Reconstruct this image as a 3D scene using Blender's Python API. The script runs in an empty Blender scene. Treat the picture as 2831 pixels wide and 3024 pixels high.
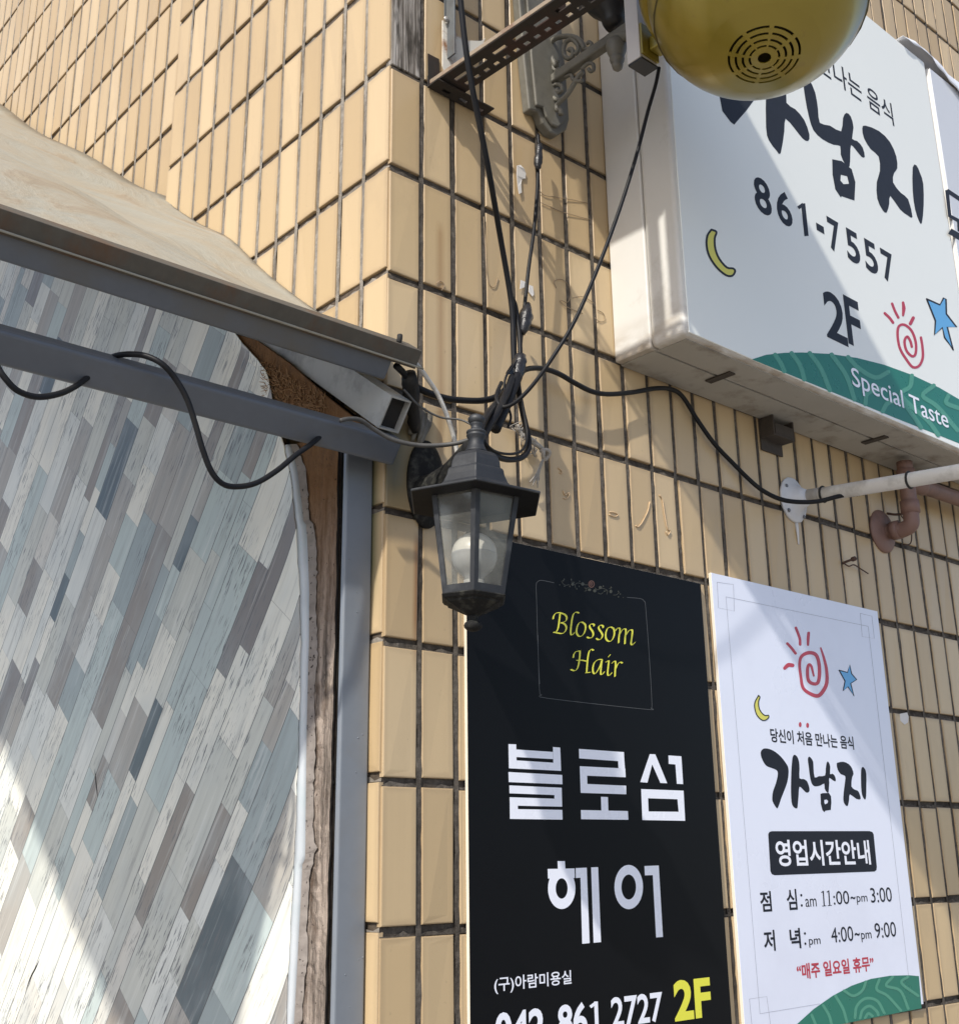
import bpy, bmesh, math, random
import numpy as np
from mathutils import Vector, Matrix, Euler
from mathutils.geometry import tessellate_polygon

# ------------------------------------------------------------------ camera, light
SC = bpy.context.scene
COL = SC.collection
W_PX, H_PX = 2831.0, 3024.0
F_PX, CX, CY = 3460.717, 1414.998, 1433.569
YAW, PIT, ROL = math.radians(48.4777), math.radians(17.7909), math.radians(-0.7168)
CAM = np.array([-1.1966, -1.6065, 1.55])
_f = np.array([math.cos(PIT)*math.cos(YAW), math.cos(PIT)*math.sin(YAW), math.sin(PIT)])
_r = np.array([math.sin(YAW), -math.cos(YAW), 0.0])
_u = np.cross(_r, _f)
RX = math.cos(ROL)*_r + math.sin(ROL)*_u
UP = -math.sin(ROL)*_r + math.cos(ROL)*_u
FW = _f
cd = bpy.data.cameras.new("camera")
cam = bpy.data.objects.new("camera", cd)
COL.objects.link(cam)
m = Matrix(((RX[0], UP[0], -FW[0], CAM[0]), (RX[1], UP[1], -FW[1], CAM[1]), (RX[2], UP[2], -FW[2], CAM[2]), (0, 0, 0, 1)))
cam.matrix_world = m
cd.sensor_fit = 'VERTICAL'
cd.sensor_height = 24.0
cd.lens = F_PX / H_PX * 24.0
cd.shift_y = (CY - H_PX/2) / H_PX
cd.shift_x = -(CX - W_PX/2) / H_PX
cd.clip_start, cd.clip_end = 0.02, 500
SC.camera = cam

SUN = Vector((1.0, 0.39, -1.0)).normalized()
ld = bpy.data.lights.new("sun", 'SUN')
ld.energy, ld.angle, ld.color = 3.75, math.radians(1.0), (1.0, 0.95, 0.86)
lo = bpy.data.objects.new("sun", ld)
lo.rotation_euler = SUN.to_track_quat('-Z', 'Y').to_euler()
lo.location = (-6, -3, 8)
COL.objects.link(lo)
wd = bpy.data.worlds.new("World")
SC.world = wd
wd.use_nodes = True
nt = wd.node_tree
sky = nt.nodes.new('ShaderNodeTexSky')
sky.sky_type = 'NISHITA'
sky.sun_disc = False
sky.sun_elevation = math.asin(-SUN.z)
sky.sun_rotation = math.atan2(-SUN.x, -SUN.y)
sky.air_density, sky.dust_density, sky.ozone_density = 0.8, 1.5, 0.4
nt.links.new(sky.outputs[0], nt.nodes['Background'].inputs[0])
nt.nodes['Background'].inputs[1].default_value = 0.155
SC.view_settings.view_transform = 'Standard'
SC.view_settings.look = 'None'
SC.view_settings.exposure = 0.26
SC.render.engine = 'CYCLES'
SC.cycles.max_bounces = 6
SC.cycles.transparent_max_bounces = 12

# ------------------------------------------------------------------ measuring: a photo pixel on a plane of the place
def at(u, v, ax, val):
    d = RX*((u-CX)/F_PX) - UP*((v-CY)/F_PX) + FW
    i = 'xyz'.index(ax)
    return CAM + d*((val-CAM[i])/d[i])
class Z:                                  # a zoomed crop: origin + scale
    def __init__(s, x, y, k): s.x, s.y, s.k = x, y, k
    def __call__(s, u, v, ax='y', val=0.0): return at(s.x+u/s.k, s.y+v/s.k, ax, val)
FULL = Z(0, 0, 1)

# ------------------------------------------------------------------ mesh helpers
class MB:
    def __init__(s): s.v, s.f, s.m, s.sm = [], [], [], []
    def add(s, vs, fs, mi=0, smooth=False):
        o = len(s.v)
        s.v += [tuple(map(float, p)) for p in vs]
        s.f += [tuple(i+o for i in f) for f in fs]
        s.m += [mi]*len(fs); s.sm += [smooth]*len(fs)
        return s
    def bm(s, b, mi=0, smooth=False):
        b.verts.index_update()
        s.add([v.co[:] for v in b.verts], [[v.index for v in f.verts] for f in b.faces], mi, smooth)
        b.free(); return s
    def box(s, lo, hi, bev=0.0, mi=0, mat=None, seg=2):
        b = bmesh.new(); bmesh.ops.create_cube(b, size=1)
        lo, hi = Vector(lo), Vector(hi)
        for v in b.verts: v.co = Vector([(lo[i]+hi[i])/2 + v.co[i]*(hi[i]-lo[i]) for i in range(3)])
        if bev: bmesh.ops.bevel(b, geom=list(b.edges), offset=bev, segments=seg, profile=0.5, affect='EDGES')
        if mat is not None: bmesh.ops.transform(b, matrix=mat, verts=b.verts)
        return s.bm(b, mi)
    def loft(s, rings, mi=0, smooth=False, cap=True, closed=True):
        n = len(rings[0]); vs = [p for r in rings for p in r]; fs = []
        for i in range(len(rings)-1):
            for j in range(n if closed else n-1):
                k = (j+1) % n
                fs.append((i*n+j, i*n+k, (i+1)*n+k, (i+1)*n+j))
        if cap: fs += [tuple(range(n))[::-1], tuple(range((len(rings)-1)*n, len(rings)*n))]
        return s.add(vs, fs, mi, smooth)
    def lathe(s, prof, n=32, c=(0, 0, 0), mi=0, smooth=True, mat=None, a0=0.0, cap=True):
        rings = []
        for r, z in prof:
            ring = [Vector((c[0]+r*math.cos(a0+2*math.pi*i/n), c[1]+r*math.sin(a0+2*math.pi*i/n), c[2]+z)) for i in range(n)]
            if mat is not None: ring = [mat @ p for p in ring]
            rings.append(ring)
        return s.loft(rings, mi, smooth, cap)
    def tube(s, pts, rad, n=8, mi=0, smooth=True, res=6, flat=None):
        P = catmull(pts, res) if res > 1 else [Vector(p) for p in pts]
        R = rad if callable(rad) else (lambda t: rad)
        rings = []; up = Vector((0.3, 0.5, 0.81))
        N = len(P); prev = None
        for i, p in enumerate(P):
            t = (P[min(i+1, N-1)]-P[max(i-1, 0)]).normalized()
            a = (prev if prev is not None else up)
            a = (a - t*a.dot(t))
            if a.length < 1e-5: a = Vector((1, 0, 0)) - t*t.x
            a.normalize(); prev = a; b = t.cross(a); r = R(i/max(1, N-1))
            rings.append([p + (a*math.cos(2*math.pi*k/n)+b*math.sin(2*math.pi*k/n))*r for k in range(n)])
        return s.loft(rings, mi, smooth)
    def build(s, name, mats, parent=None, **props):
        me = bpy.data.meshes.new(name)
        me.from_pydata(s.v, [], s.f); me.update()
        mats = mats if isinstance(mats, (list, tuple)) else [mats]
        for mm in mats: me.materials.append(mm)
        me.polygons.foreach_set('material_index', s.m)
        me.polygons.foreach_set('use_smooth', s.sm)
        b = bmesh.new(); b.from_mesh(me); bmesh.ops.recalc_face_normals(b, faces=b.faces) if props.pop('fix', True) else None
        b.to_mesh(me); b.free()
        o = bpy.data.objects.new(name, me); COL.objects.link(o)
        if parent is not None: o.parent = parent
        for k, v in props.items(): o[k] = v
        return o

def catmull(pts, res=6):
    P = [Vector(p) for p in pts]
    if len(P) < 3: return [P[0].lerp(P[-1], i/res) for i in range(res+1)]
    Q = [P[0]*2-P[1]] + P + [P[-1]*2-P[-2]]; out = []
    for i in range(1, len(Q)-2):
        a, b, c, d = Q[i-1:i+3]
        for k in range(res):
            t = k/res
            out.append(0.5*((2*b)+(c-a)*t+(2*a-5*b+4*c-d)*t*t+(3*b-a-3*c+d)*t**3))
    out.append(P[-1]); return out

def thing(name, label, cat, group=None, loc=(0, 0, 0)):
    o = bpy.data.objects.new(name, None); o.empty_display_size = 0.05; COL.objects.link(o)
    o['label'] = label; o['category'] = cat
    if group: o['group'] = group
    return o
def tag(o, label, cat, group=None):
    o['label'] = label; o['category'] = cat
    if group: o['group'] = group
    return o

# ------------------------------------------------------------------ materials
class NT:
    def __init__(s, name):
        s.m = bpy.data.materials.new(name); s.m.use_nodes = True
        s.t = s.m.node_tree; s.b = s.t.nodes['Principled BSDF']; s.o = s.t.nodes['Material Output']
    def n(s, typ, ins=None, **kw):
        nd = s.t.nodes.new('ShaderNode'+typ)
        for k, v in kw.items(): setattr(nd, k, v)
        for k, v in (ins or {}).items():
            if hasattr(v, 'is_linked') or isinstance(v, bpy.types.NodeSocket): s.t.links.new(v, nd.inputs[k])
            else: nd.inputs[k].default_value = v
        return nd
    def math(s, op, a, b=0.0, c=0.0, clamp=False):
        return s.n('Math', {0: a, 1: b, 2: c}, operation=op, use_clamp=clamp).outputs[0]
    def mix(s, fac, a, b, typ='MIX'):
        nd = s.t.nodes.new('ShaderNodeMix'); nd.data_type = 'RGBA'; nd.blend_type = typ
        for i, v in ((0, fac), (6, a), (7, b)):
            if isinstance(v, bpy.types.NodeSocket): s.t.links.new(v, nd.inputs[i])
            else: nd.inputs[i].default_value = (tuple(v)+(1,))[:4] if isinstance(v, tuple) else v
        return nd.outputs[2]
    def noise(s, vec, scale, detail=4, rough=0.55, dist=0.0):
        return s.n('TexNoise', {'Vector': vec, 'Scale': scale, 'Detail': detail, 'Roughness': rough, 'Distortion': dist}).outputs[0]
    def ramp(s, fac, stops, interp='LINEAR'):
        nd = s.n('ValToRGB', {0: fac}); cr = nd.color_ramp; cr.interpolation = interp
        while len(cr.elements) < len(stops): cr.elements.new(0.5)
        for e, (p, c) in zip(cr.elements, stops):
            e.position = p; e.color = (tuple(c)+(1,))[:4] if isinstance(c, tuple) else (c, c, c, 1)
        return nd.outputs[0]
    def co(s): return s.n('TexCoord').outputs['Object']
    def scale(s, vec, sx, sy, sz, rot=(0, 0, 0)):
        return s.n('Mapping', {'Vector': vec, 'Scale': (sx, sy, sz), 'Rotation': rot}).outputs[0]
    def set(s, **kw):
        for k, v in kw.items():
            k = k.replace('_', ' ')
            if isinstance(v, bpy.types.NodeSocket): s.t.links.new(v, s.b.inputs[k])
            else: s.b.inputs[k].default_value = (tuple(v)+(1,))[:4] if isinstance(v, tuple) else v
        return s
    def bump(s, h, strength=0.3, dist=0.002):
        nd = s.n('Bump', {'Height': h, 'Strength': strength, 'Distance': dist})
        s.t.links.new(nd.outputs[0], s.b.inputs['Normal']); return s

def mat(name, col, rough=0.5, metal=0.0, var=0.15, scale=30, dirt=None, bump=0.0, coat=0.0, spec=0.5, dscale=6):
    t = NT(name); c = t.co()
    n1 = t.noise(c, scale, 5, 0.6)
    lo_ = tuple(x*(1-var) for x in col); hi_ = tuple(min(1, x*(1+var)) for x in col)
    base = t.mix(n1, lo_, hi_)
    if dirt:
        n2 = t.noise(c, dscale, 6, 0.65)
        base = t.mix(t.ramp(n2, [(0.5, 0.0), (0.72, 1.0)]), base, dirt)
    rr = t.math('ADD', t.math('MULTIPLY', n1, 0.2), rough-0.1)
    t.set(Base_Color=base, Roughness=rr, Metallic=metal, Coat_Weight=coat, Specular_IOR_Level=spec)
    if bump: t.bump(t.noise(c, scale*3, 4), bump, 0.002)
    return t.m

def make_tile():
    t = NT('glazed_tile'); c = t.co()
    rnd = t.n('Attribute', attribute_name='rnd').outputs['Fac']
    sep = t.n('SeparateXYZ', {0: c})
    big = t.noise(c, 1.4, 3)
    strk = t.noise(t.scale(c, 26, 26, 1.6), 1.0, 5, 0.6)
    spots = t.noise(c, 90, 2)
    base = t.mix(rnd, (0.49, 0.355, 0.192), (0.635, 0.488, 0.295))
    base = t.mix(t.math('MULTIPLY', big, 0.35), base, (0.50, 0.38, 0.24))
    base = t.mix(t.ramp(strk, [(0.55, 0.0), (0.85, 0.20)]), base, (0.40, 0.29, 0.17))
    base = t.mix(t.ramp(spots, [(0.70, 0.0), (0.76, 0.35)]), base, (0.30, 0.22, 0.14))
    edge = t.n('Attribute', attribute_name='edge').outputs['Fac']
    grime = t.noise(t.scale(c, 5, 5, 3), 1.0, 6, 0.7)
    em = t.math('MULTIPLY', edge, t.math('ADD', t.math('MULTIPLY', grime, 0.75), 0.05))
    base = t.mix(em, base, (0.27, 0.19, 0.115))
    base = t.mix(t.ramp(grime, [(0.56, 0.0), (0.78, 0.30)]), base, (0.33, 0.25, 0.165))
    # rust run below the lantern plate, green algae beside the post
    def blot(cx, wx, cz0, cz1, ax):
        gx = t.math('SUBTRACT', 1.0, t.math('ABSOLUTE', t.math('DIVIDE', t.math('SUBTRACT', sep.outputs[ax], cx), wx)), clamp=True)
        gz = t.math('MULTIPLY', t.n('MapRange', {0: sep.outputs[2], 1: cz0, 2: cz0+0.10, 3: 0.0, 4: 1.0}).outputs[0], t.n('MapRange', {0: sep.outputs[2], 1: cz1-0.03, 2: cz1, 3: 1.0, 4: 0.0}).outputs[0])
        return t.math('MULTIPLY', gx, gz)
    onf = t.math('LESS_THAN', sep.outputs[1], 0.004)
    base = t.mix(t.math('MULTIPLY', t.math('MULTIPLY', blot(0.072, 0.010, 1.86, 2.12, 0), onf), 0.75), base, (0.25, 0.10, 0.02))
    base = t.mix(t.math('MULTIPLY', t.math('MULTIPLY', blot(0.020, 0.10, 2.10, 2.34, 0), onf), 0.80), base, (0.075, 0.080, 0.045))
    base = t.mix(t.math('MULTIPLY', t.math('MULTIPLY', blot(0.040, 0.030, 1.95, 2.30, 1), t.math('LESS_THAN', sep.outputs[0], 0.004)), 0.85), base, (0.035, 0.075, 0.035))
    base = t.mix(t.math('MULTIPLY', t.math('MULTIPLY', blot(0.13, 0.015, 2.20, 2.78, 0), onf), 0.45), base, (0.26, 0.13, 0.05))
    t.set(Base_Color=base, Roughness=t.math('ADD', t.math('MULTIPLY', strk, 0.25), 0.20), Specular_IOR_Level=0.45)
    t.bump(t.noise(c, 24, 3), 0.12, 0.003)
    return t.m
def make_mortar(nm, lo_, hi_, dirty):
    t = NT(nm); c = t.co()
    n1 = t.noise(c, 75, 6, 0.75); n2 = t.noise(t.scale(c, 9, 9, 4), 1.0, 6, 0.7)
    base = t.mix(t.ramp(n1, [(0.32, 0.0), (0.68, 1.0)]), lo_, hi_)
    base = t.mix(t.ramp(n2, [(0.42, 0.0), (0.66, 0.85)]), base, dirty)
    t.set(Base_Color=base, Roughness=0.95, Specular_IOR_Level=0.15); t.bump(n1, 0.8, 0.004)
    return t.m
TILE = make_tile()
MORTAR = make_mortar('mortar_joint', (0.20, 0.18, 0.155), (0.38, 0.345, 0.30), (0.13, 0.11, 0.09))
MORTARD = make_mortar('dark_mortar_joint', (0.055, 0.046, 0.038), (0.135, 0.115, 0.096), (0.034, 0.028, 0.023))  # front wall joints, darker than those of the side walls
MORTARV = make_mortar('front_mortar_joint', (0.070, 0.060, 0.050), (0.200, 0.175, 0.148), (0.034, 0.028, 0.023))
MORTARB = make_mortar('brown_mortar_joint', (0.075, 0.058, 0.044), (0.15, 0.12, 0.095), (0.05, 0.04, 0.03))

# ------------------------------------------------------------------ the ground
t = NT('paving'); c = t.co()
br = t.n('TexBrick', {'Vector': c, 'Color1': (0.34, 0.30, 0.25, 1), 'Color2': (0.28, 0.245, 0.20, 1), 'Mortar': (0.12, 0.11, 0.10, 1), 'Scale': 2.5, 'Mortar Size': 0.012})
t.set(Base_Color=t.mix(t.noise(c, 8, 6), br.outputs[0], (0.26, 0.25, 0.23)), Roughness=0.9)
g = MB().add([(-60, -60, 0), (60, -60, 0), (60, 60, 0), (-60, 60, 0)], [(0, 1, 2, 3)]).build('ground', t.m)
g['kind'] = 'structure'

# ------------------------------------------------------------------ the tiled building
PW, PH = 0.0826, 0.235                      # tile pitch
ZROW = 3.0879                               # height of the joint level with the bottom of the bare board
rng = np.random.default_rng(7)
class Tiles:
    def __init__(s): s.v, s.f, s.mi, s.rnd, s.edge = [], [], [], [], []
    def quad(s, pts, mi, r, e):
        o = len(s.v); s.v += pts; s.f.append((o, o+1, o+2, o+3)); s.mi.append(mi); s.rnd.append(r); s.edge += [e]*4
    def tile(s, O, A, B, N, a0, a1, b0, b1):
        """tile on the plane O + a*A + b*B with outward normal N"""
        r = float(rng.random()); jit = rng.normal(0, 0.0008, 4); off = float(rng.normal(0, 0.0007))
        da, db = rng.normal(0, 0.0006), rng.normal(0, 0.0009)
        a0, a1, b0, b1 = a0+da, a1+da, b0+db, b1+db
        rings = []
        for inset, dep in ((0.0, -0.010), (0.0003, -0.0018), (0.0010, -0.0006), (0.0026, -0.0001), (0.0130, 0.0)):
            cs = [(a0+inset, b0+inset), (a1-inset, b0+inset), (a1-inset, b1-inset), (a0+inset, b1-inset)]
            rings.append([tuple(O + A*a + B*b + N*(dep+off+jit[k])) for k, (a, b) in enumerate(cs)])
        E_ = (1.0, 1.0, 0.9, 0.6, 0.0); o = len(s.v)
        for ring, e in zip(rings, E_): s.v += ring; s.edge += [e]*4
        for i in range(4):
            for k in range(4):
                l = (k+1) % 4; s.f.append((o+i*4+k, o+i*4+l, o+i*4+4+l, o+i*4+4+k)); s.mi.append(0); s.rnd.append(r)
        s.f.append(tuple(o+16+k for k in range(4))); s.mi.append(0); s.rnd.append(r)
    def strips(s, O, A, B, N, xs, w, b0, b1, dep):
        n = int((b1-b0)/0.022)
        for x in xs:                                   # pointing of uneven width and depth
            o = len(s.v); L_, R_, D_ = rng.uniform(0.62, 1.0, n+1), rng.uniform(0.62, 1.0, n+1), rng.normal(0, 0.0006, n+1)
            for i in range(n+1):
                b = b0+(b1-b0)*i/n
                for e in (-L_[i], R_[i]): s.v.append(tuple(O+A*(x+e*w/2)+B*b+N*(-dep+D_[i]))); s.edge.append(0.0)
            for i in range(n): s.f.append((o+2*i, o+2*i+1, o+2*i+3, o+2*i+2)); s.mi.append(2); s.rnd.append(0.0)
    def ledges(s, O, A, B, N, zs, h, a0, a1, dep):
        n = int((a1-a0)/0.016)
        for z in zs:                                   # crumbling bedding left on the lower lip of each level joint
            o = len(s.v); H_, D_ = rng.uniform(0.05, 0.62, n+1), rng.normal(0, 0.0007, n+1)
            for i in range(n+1):
                a = a0+(a1-a0)*i/n
                for b in (-h/2, -h/2+h*H_[i]): s.v.append(tuple(O+A*a+B*(z+b)+N*(-dep+D_[i]))); s.edge.append(0.0)
            for i in range(n): s.f.append((o+2*i, o+2*i+1, o+2*i+3, o+2*i+2)); s.mi.append(2); s.rnd.append(0.0)
    def build(s, name, parent, mortar):
        me = bpy.data.meshes.new(name); me.from_pydata(s.v, [], s.f)
        me.materials.append(TILE); me.materials.append(mortar[0]); me.materials.append(mortar[1])
        me.polygons.foreach_set('material_index', s.mi)
        for nm, d, dom in (('rnd', s.rnd, 'FACE'), ('edge', s.edge, 'POINT')):
            a = me.attributes.new(nm, 'FLOAT', dom); a.data.foreach_set('value', d)
        me.update()
        o = bpy.data.objects.new(name, me); COL.objects.link(o); o.parent = parent; return o

bld = thing('tiled_building', 'building corner clad in tall glazed beige tiles with dark joints', 'building')
GV, GH, GL = 0.0125, 0.0155, 0.0130                     # joint widths
DEP = 0.0060
X, Y, Zv = Vector((1, 0, 0)), Vector((0, 1, 0)), Vector((0, 0, 1))
ROWS = range(-9, 13)
# front wall: plane y = 0 facing -y
T = Tiles()
for j in ROWS:
    z1 = ZROW - j*PH; z0 = z1 - PH
    for k in range(50):
        if j < 0 and k < 1 and j >= -3: continue                     # tiles fallen off above the bracket: bare board
        a0 = k*PW + (0.004 if k == 0 else GV/2); a1 = (k+1)*PW - GV/2
        T.tile(Vector((0, 0, 0)), X, Zv, -Y, a0, a1, max(z0+GH/2, 0.02), z1-GH/2)
T.quad([(DEP, DEP, 0), (50*PW, DEP, 0), (50*PW, DEP, 5.25), (DEP, DEP, 5.25)], 1, 0, 0)
T.strips(Vector((0, 0, 0)), X, Zv, -Y, [k*PW for k in range(1, 50)], GV+0.001, 0.0, 5.25, 0.0024)
T.ledges(Vector((0, 0, 0)), X, Zv, -Y, [ZROW-j*PH for j in ROWS], GH, 0.004, 4.1, 0.0032)
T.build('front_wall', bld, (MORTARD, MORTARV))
# side wall: plane x = 0 facing -x, runs back to the step at y = 0.99
T = Tiles(); OL = 0.0045
for j in ROWS:
    z1 = ZROW + 0.0085 - j*PH; z0 = z1 - PH
    for k in range(12):
        a0 = OL + k*PW + GL/2 if k else 0.005; a1 = OL + (k+1)*PW - GL/2
        T.tile(Vector((0, 0, 0)), Y, Zv, -X, a0, a1, max(z0+GH/2, 0.02), z1-GH/2)
T.quad([(DEP, DEP, 0), (DEP, 0.992, 0), (DEP, 0.992, 5.25), (DEP, DEP, 5.25)], 1, 0, 0)
T.quad([(DEP, 0.992, 0), (0.08, 0.992, 0), (0.08, 0.992, 5.25), (DEP, 0.992, 5.25)], 1, 0, 0)
T.strips(Vector((0, 0, 0)), Y, Zv, -X, [OL+k*PW for k in range(1, 12)], GL+0.001, 0.0, 5.25, 0.0022)
T.ledges(Vector((0, 0, 0)), Y, Zv, -X, [ZROW+0.0085-j*PH for j in ROWS], GH, 0.004, 0.99, 0.0034)
T.build('side_wall', bld, (MORTARB, MORTAR))
T = Tiles(); XR = 0.06
for j in range(-18, 13):
    z1 = ZROW + 0.004 - j*PH; z0 = z1 - PH
    for k in range(46):
        a0 = 1.023 + k*0.0830 + GL/2; a1 = a0 + 0.083 - GL
        T.tile(Vector((XR, 0, 0)), Y, Zv, -X, a0, a1, max(z0+GH/2, 0.02), z1-GH/2)
T.quad([(XR+DEP, 0.992, 0), (XR+DEP, 5.2, 0), (XR+DEP, 5.2, 7.4), (XR+DEP, 0.992, 7.4)], 1, 0, 0)
T.strips(Vector((XR, 0, 0)), Y, Zv, -X, [1.023+k*0.083 for k in range(0, 47)], GL+0.001, 0.0, 7.4, 0.0022)
T.build('rear_side_wall', bld, (MORTARB, MORTAR))
# bare weathered board where the corner tiles have come off
t = NT('weathered_board'); c = t.co()
w1 = t.noise(t.scale(c, 120, 120, 4), 1.0, 6, 0.7); w2 = t.noise(t.scale(c, 45, 45, 9), 1.0, 4)
cb = t.ramp(w1, [(0.30, (0.035, 0.030, 0.026)), (0.45, (0.17, 0.15, 0.13)), (0.58, (0.40, 0.37, 0.34)), (0.72, (0.52, 0.49, 0.46))])
cb = t.mix(t.ramp(w2, [(0.50, 0.0), (0.62, 0.85)]), cb, (0.05, 0.043, 0.036))
t.set(Base_Color=cb, Roughness=0.9, Specular_IOR_Level=0.2); t.bump(w1, 1.0, 0.006)
MB().box((0.004, 0.0005, ZROW+0.004), (0.078, 0.02, ZROW+0.705), 0.0015).build('bare_board', t.m, bld)

# ------------------------------------------------------------------ lean-to canopy frame, sloped 37 degrees
SL = math.radians(36.7); RS, RCo = 2.462, math.tan(SL)                # roof plane z = RS + RCo*y
GREY = mat('dark_grey_paint', (0.105, 0.117, 0.138), 0.42, var=0.10, scale=60, dirt=(0.11, 0.105, 0.095), bump=0.05, dscale=5)
GREY2 = mat('mid_grey_paint', (0.19, 0.212, 0.243), 0.40, var=0.08, scale=40, dirt=(0.19, 0.20, 0.215), bump=0.06, dscale=9)
BLACK = mat('matt_black', (0.018, 0.017, 0.016), 0.8, scale=50)
t = NT('rusty_flashing'); c = t.co()
n1 = t.noise(t.scale(c, 60, 60, 6), 1.0, 5); n2 = t.noise(t.scale(c, 9, 9, 3), 1.0, 6, 0.7)
cb = t.mix(n1, (0.070, 0.063, 0.052), (0.120, 0.108, 0.088))
cb = t.mix(t.ramp(n2, [(0.48, 0.0), (0.70, 0.8)]), cb, (0.13, 0.058, 0.022))
t.set(Base_Color=cb, Roughness=0.65, Metallic=0.2); t.bump(n2, 0.3, 0.002); RUSTG = t.m
WHITEP = mat('dirty_white_paint', (0.40, 0.395, 0.37), 0.5, var=0.12, scale=25, dirt=(0.17, 0.16, 0.14), dscale=9)

canopy = thing('canopy_frame', 'dark grey painted steel lean-to canopy frame with rusty eave flashing', 'canopy')
def slope_box(x0, x1, y, z, h, d, bev, mi=0, mb=None):
    """box along x whose section is turned with the roof slope: h along the face, d deep; y, z = upper front edge"""
    M = Matrix.Translation((0, y, z)) @ Matrix.Rotation(SL, 4, 'X')
    return (mb or MB()).box((x0, 0, -h), (x1, d, 0), bev, mi, M, seg=3)
slope_box(-1.45, -0.062, -0.108, 2.392, 0.048, 0.045, 0.004).build('eave_beam', GREY, canopy)
slope_box(-1.45, 0.000, -0.055, 2.262, 0.050, 0.050, 0.006).build('lower_beam', GREY, canopy)
fl = MB()
slope_box(-1.45, -0.014, -0.124, 2.407, 0.034, 0.003, 0.0008, mb=fl)
slope_box(-1.45, -0.014, -0.124, 2.4075, 0.003, 0.05, 0.0008, mb=fl)
fl.build('eave_flashing', RUSTG, canopy)
slope_box(-1.45, -0.050, -0.1115, 2.3985, 0.0062, 0.046, 0.001).build('eave_gap_dark', BLACK, canopy)  # black strip painting the dark gap under the flashing
MB().box((-0.060, 0.033, 0.02), (-0.0015, 0.045, 2.30), 0.004, seg=3).build('corner_post', GREY2, canopy)
MB().box((-1.445, -0.03, 0.02), (-1.39, 0.025, 2.28), 0.004).build('outer_post', GREY2, canopy)
# white rafter tube lying along the side wall, open at its lower front end
rd = Vector((0, math.cos(SL), math.sin(SL))); rn = Vector((0, -math.sin(SL), math.cos(SL)))
def rafter(x0, x1, p0, length, h, th):
    mb = MB(); rings = []
    P = Vector((0, p0[0], p0[1]))
    for s_ in (0.0, length):
        for ins in (0.0, th):
            rings.append([P+rd*s_+rn*a+X*b for a, b in ((ins, x0+ins), (ins, x1-ins), (h-ins, x1-ins), (h-ins, x0+ins))])
    o0, i0, o1, i1 = rings
    mb.loft([i1, i0, o0, o1], cap=False)
    mb.add([P+rd*0.014+rn*a+X*b for a, b in ((th, x0+th), (th, x1-th), (h-th, x1-th), (h-th, x0+th))], [(0, 1, 2, 3)], 1)  # black face just inside paints the dark of the hollow tube
    return mb
rafter(-0.047, -0.002, (-0.042, 2.279), 2.9, 0.062, 0.003).build('rafter', [WHITEP, BLACK], canopy)
rb = MB(); P0 = Vector((0, 0.000, 2.288))
rb.loft([[P0+rd*s_+rn*a+X*b for a, b in ((-0.016, -0.0505), (-0.016, -0.004), (-0.001, -0.004), (-0.001, -0.0505))] for s_ in (0.0, 2.7)])
rb.build('rafter_strip', BLACK, canopy)  # black strip along the rafter's lower edge

# tarpaulin laid over the canopy roof
t = NT('tarpaulin_sheet'); c = t.co()
cs = t.scale(c, 1.0, 0.9, 0.9, (0.3, 0.2, 0.9))
n1 = t.noise(t.scale(cs, 1.6, 4.0, 2.6), 1.0, 6, 0.62, 2.2); n2 = t.noise(c, 3.0, 4); n3 = t.noise(c, 40, 5)
cb = t.mix(n3, (0.27, 0.262, 0.225), (0.335, 0.325, 0.275))
cb = t.mix(t.ramp(n1, [(0.40, 0.0), (0.62, 0.65)]), cb, (0.33, 0.265, 0.18))
cb = t.mix(t.ramp(n1, [(0.56, 0.0), (0.63, 0.55), (0.70, 0.0)]), cb, (0.24, 0.19, 0.14))
cb = t.mix(t.ramp(n2, [(0.45, 0.0), (0.7, 0.5)]), cb, (0.33, 0.32, 0.275))
t.set(Base_Color=cb, Roughness=0.55, Specular_IOR_Level=0.35); t.bump(n1, 0.6, 0.020); TARP = t.m
NX, NY = 90, 150
vs, fs = [], []
rr = random.Random(3)
waves = [(rr.uniform(1, 7), rr.uniform(1, 7), rr.uniform(0, 6.28), rr.uniform(0.3, 1)) for _ in range(10)]
for i in range(NX+1):
    for j in range(NY+1):
        xx = -1.45 + 1.45*i/NX; yy = -0.112 + 3.1*j/NY
        h = sum(a*math.sin(kx*xx*2+ky*yy+ph) for kx, ky, ph, a in waves)*0.0070
        h += 0.016*math.exp(-((yy-0.62-0.35*xx)/0.11)**2)                # a fold running down the sheet
        h += 0.018*math.exp(-((yy-1.15+0.5*(xx+0.2))/0.16)**2)
        edge = min(1.0, (yy+0.112)/0.10)
        xe = xx
        if i == NX: xe = -0.0005 if yy < 0.95 else 0.045
        if i == NX and yy >= 0.95: h += 0.01
        vs.append((xe, yy, RS+RCo*yy+0.004+h*edge))
for i in range(NX):
    for j in range(NY):
        a = i*(NY+1)+j; fs.append((a, a+NY+1, a+NY+2, a+1))
tp = MB().add(vs, fs, 0, True).build('tarpaulin', TARP)
so = tp.modifiers.new('thickness', 'SOLIDIFY'); so.thickness = 0.003; so.offset = -1
tag(tp, 'stained cream tarpaulin stretched over the sloping canopy roof', 'tarpaulin')

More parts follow.
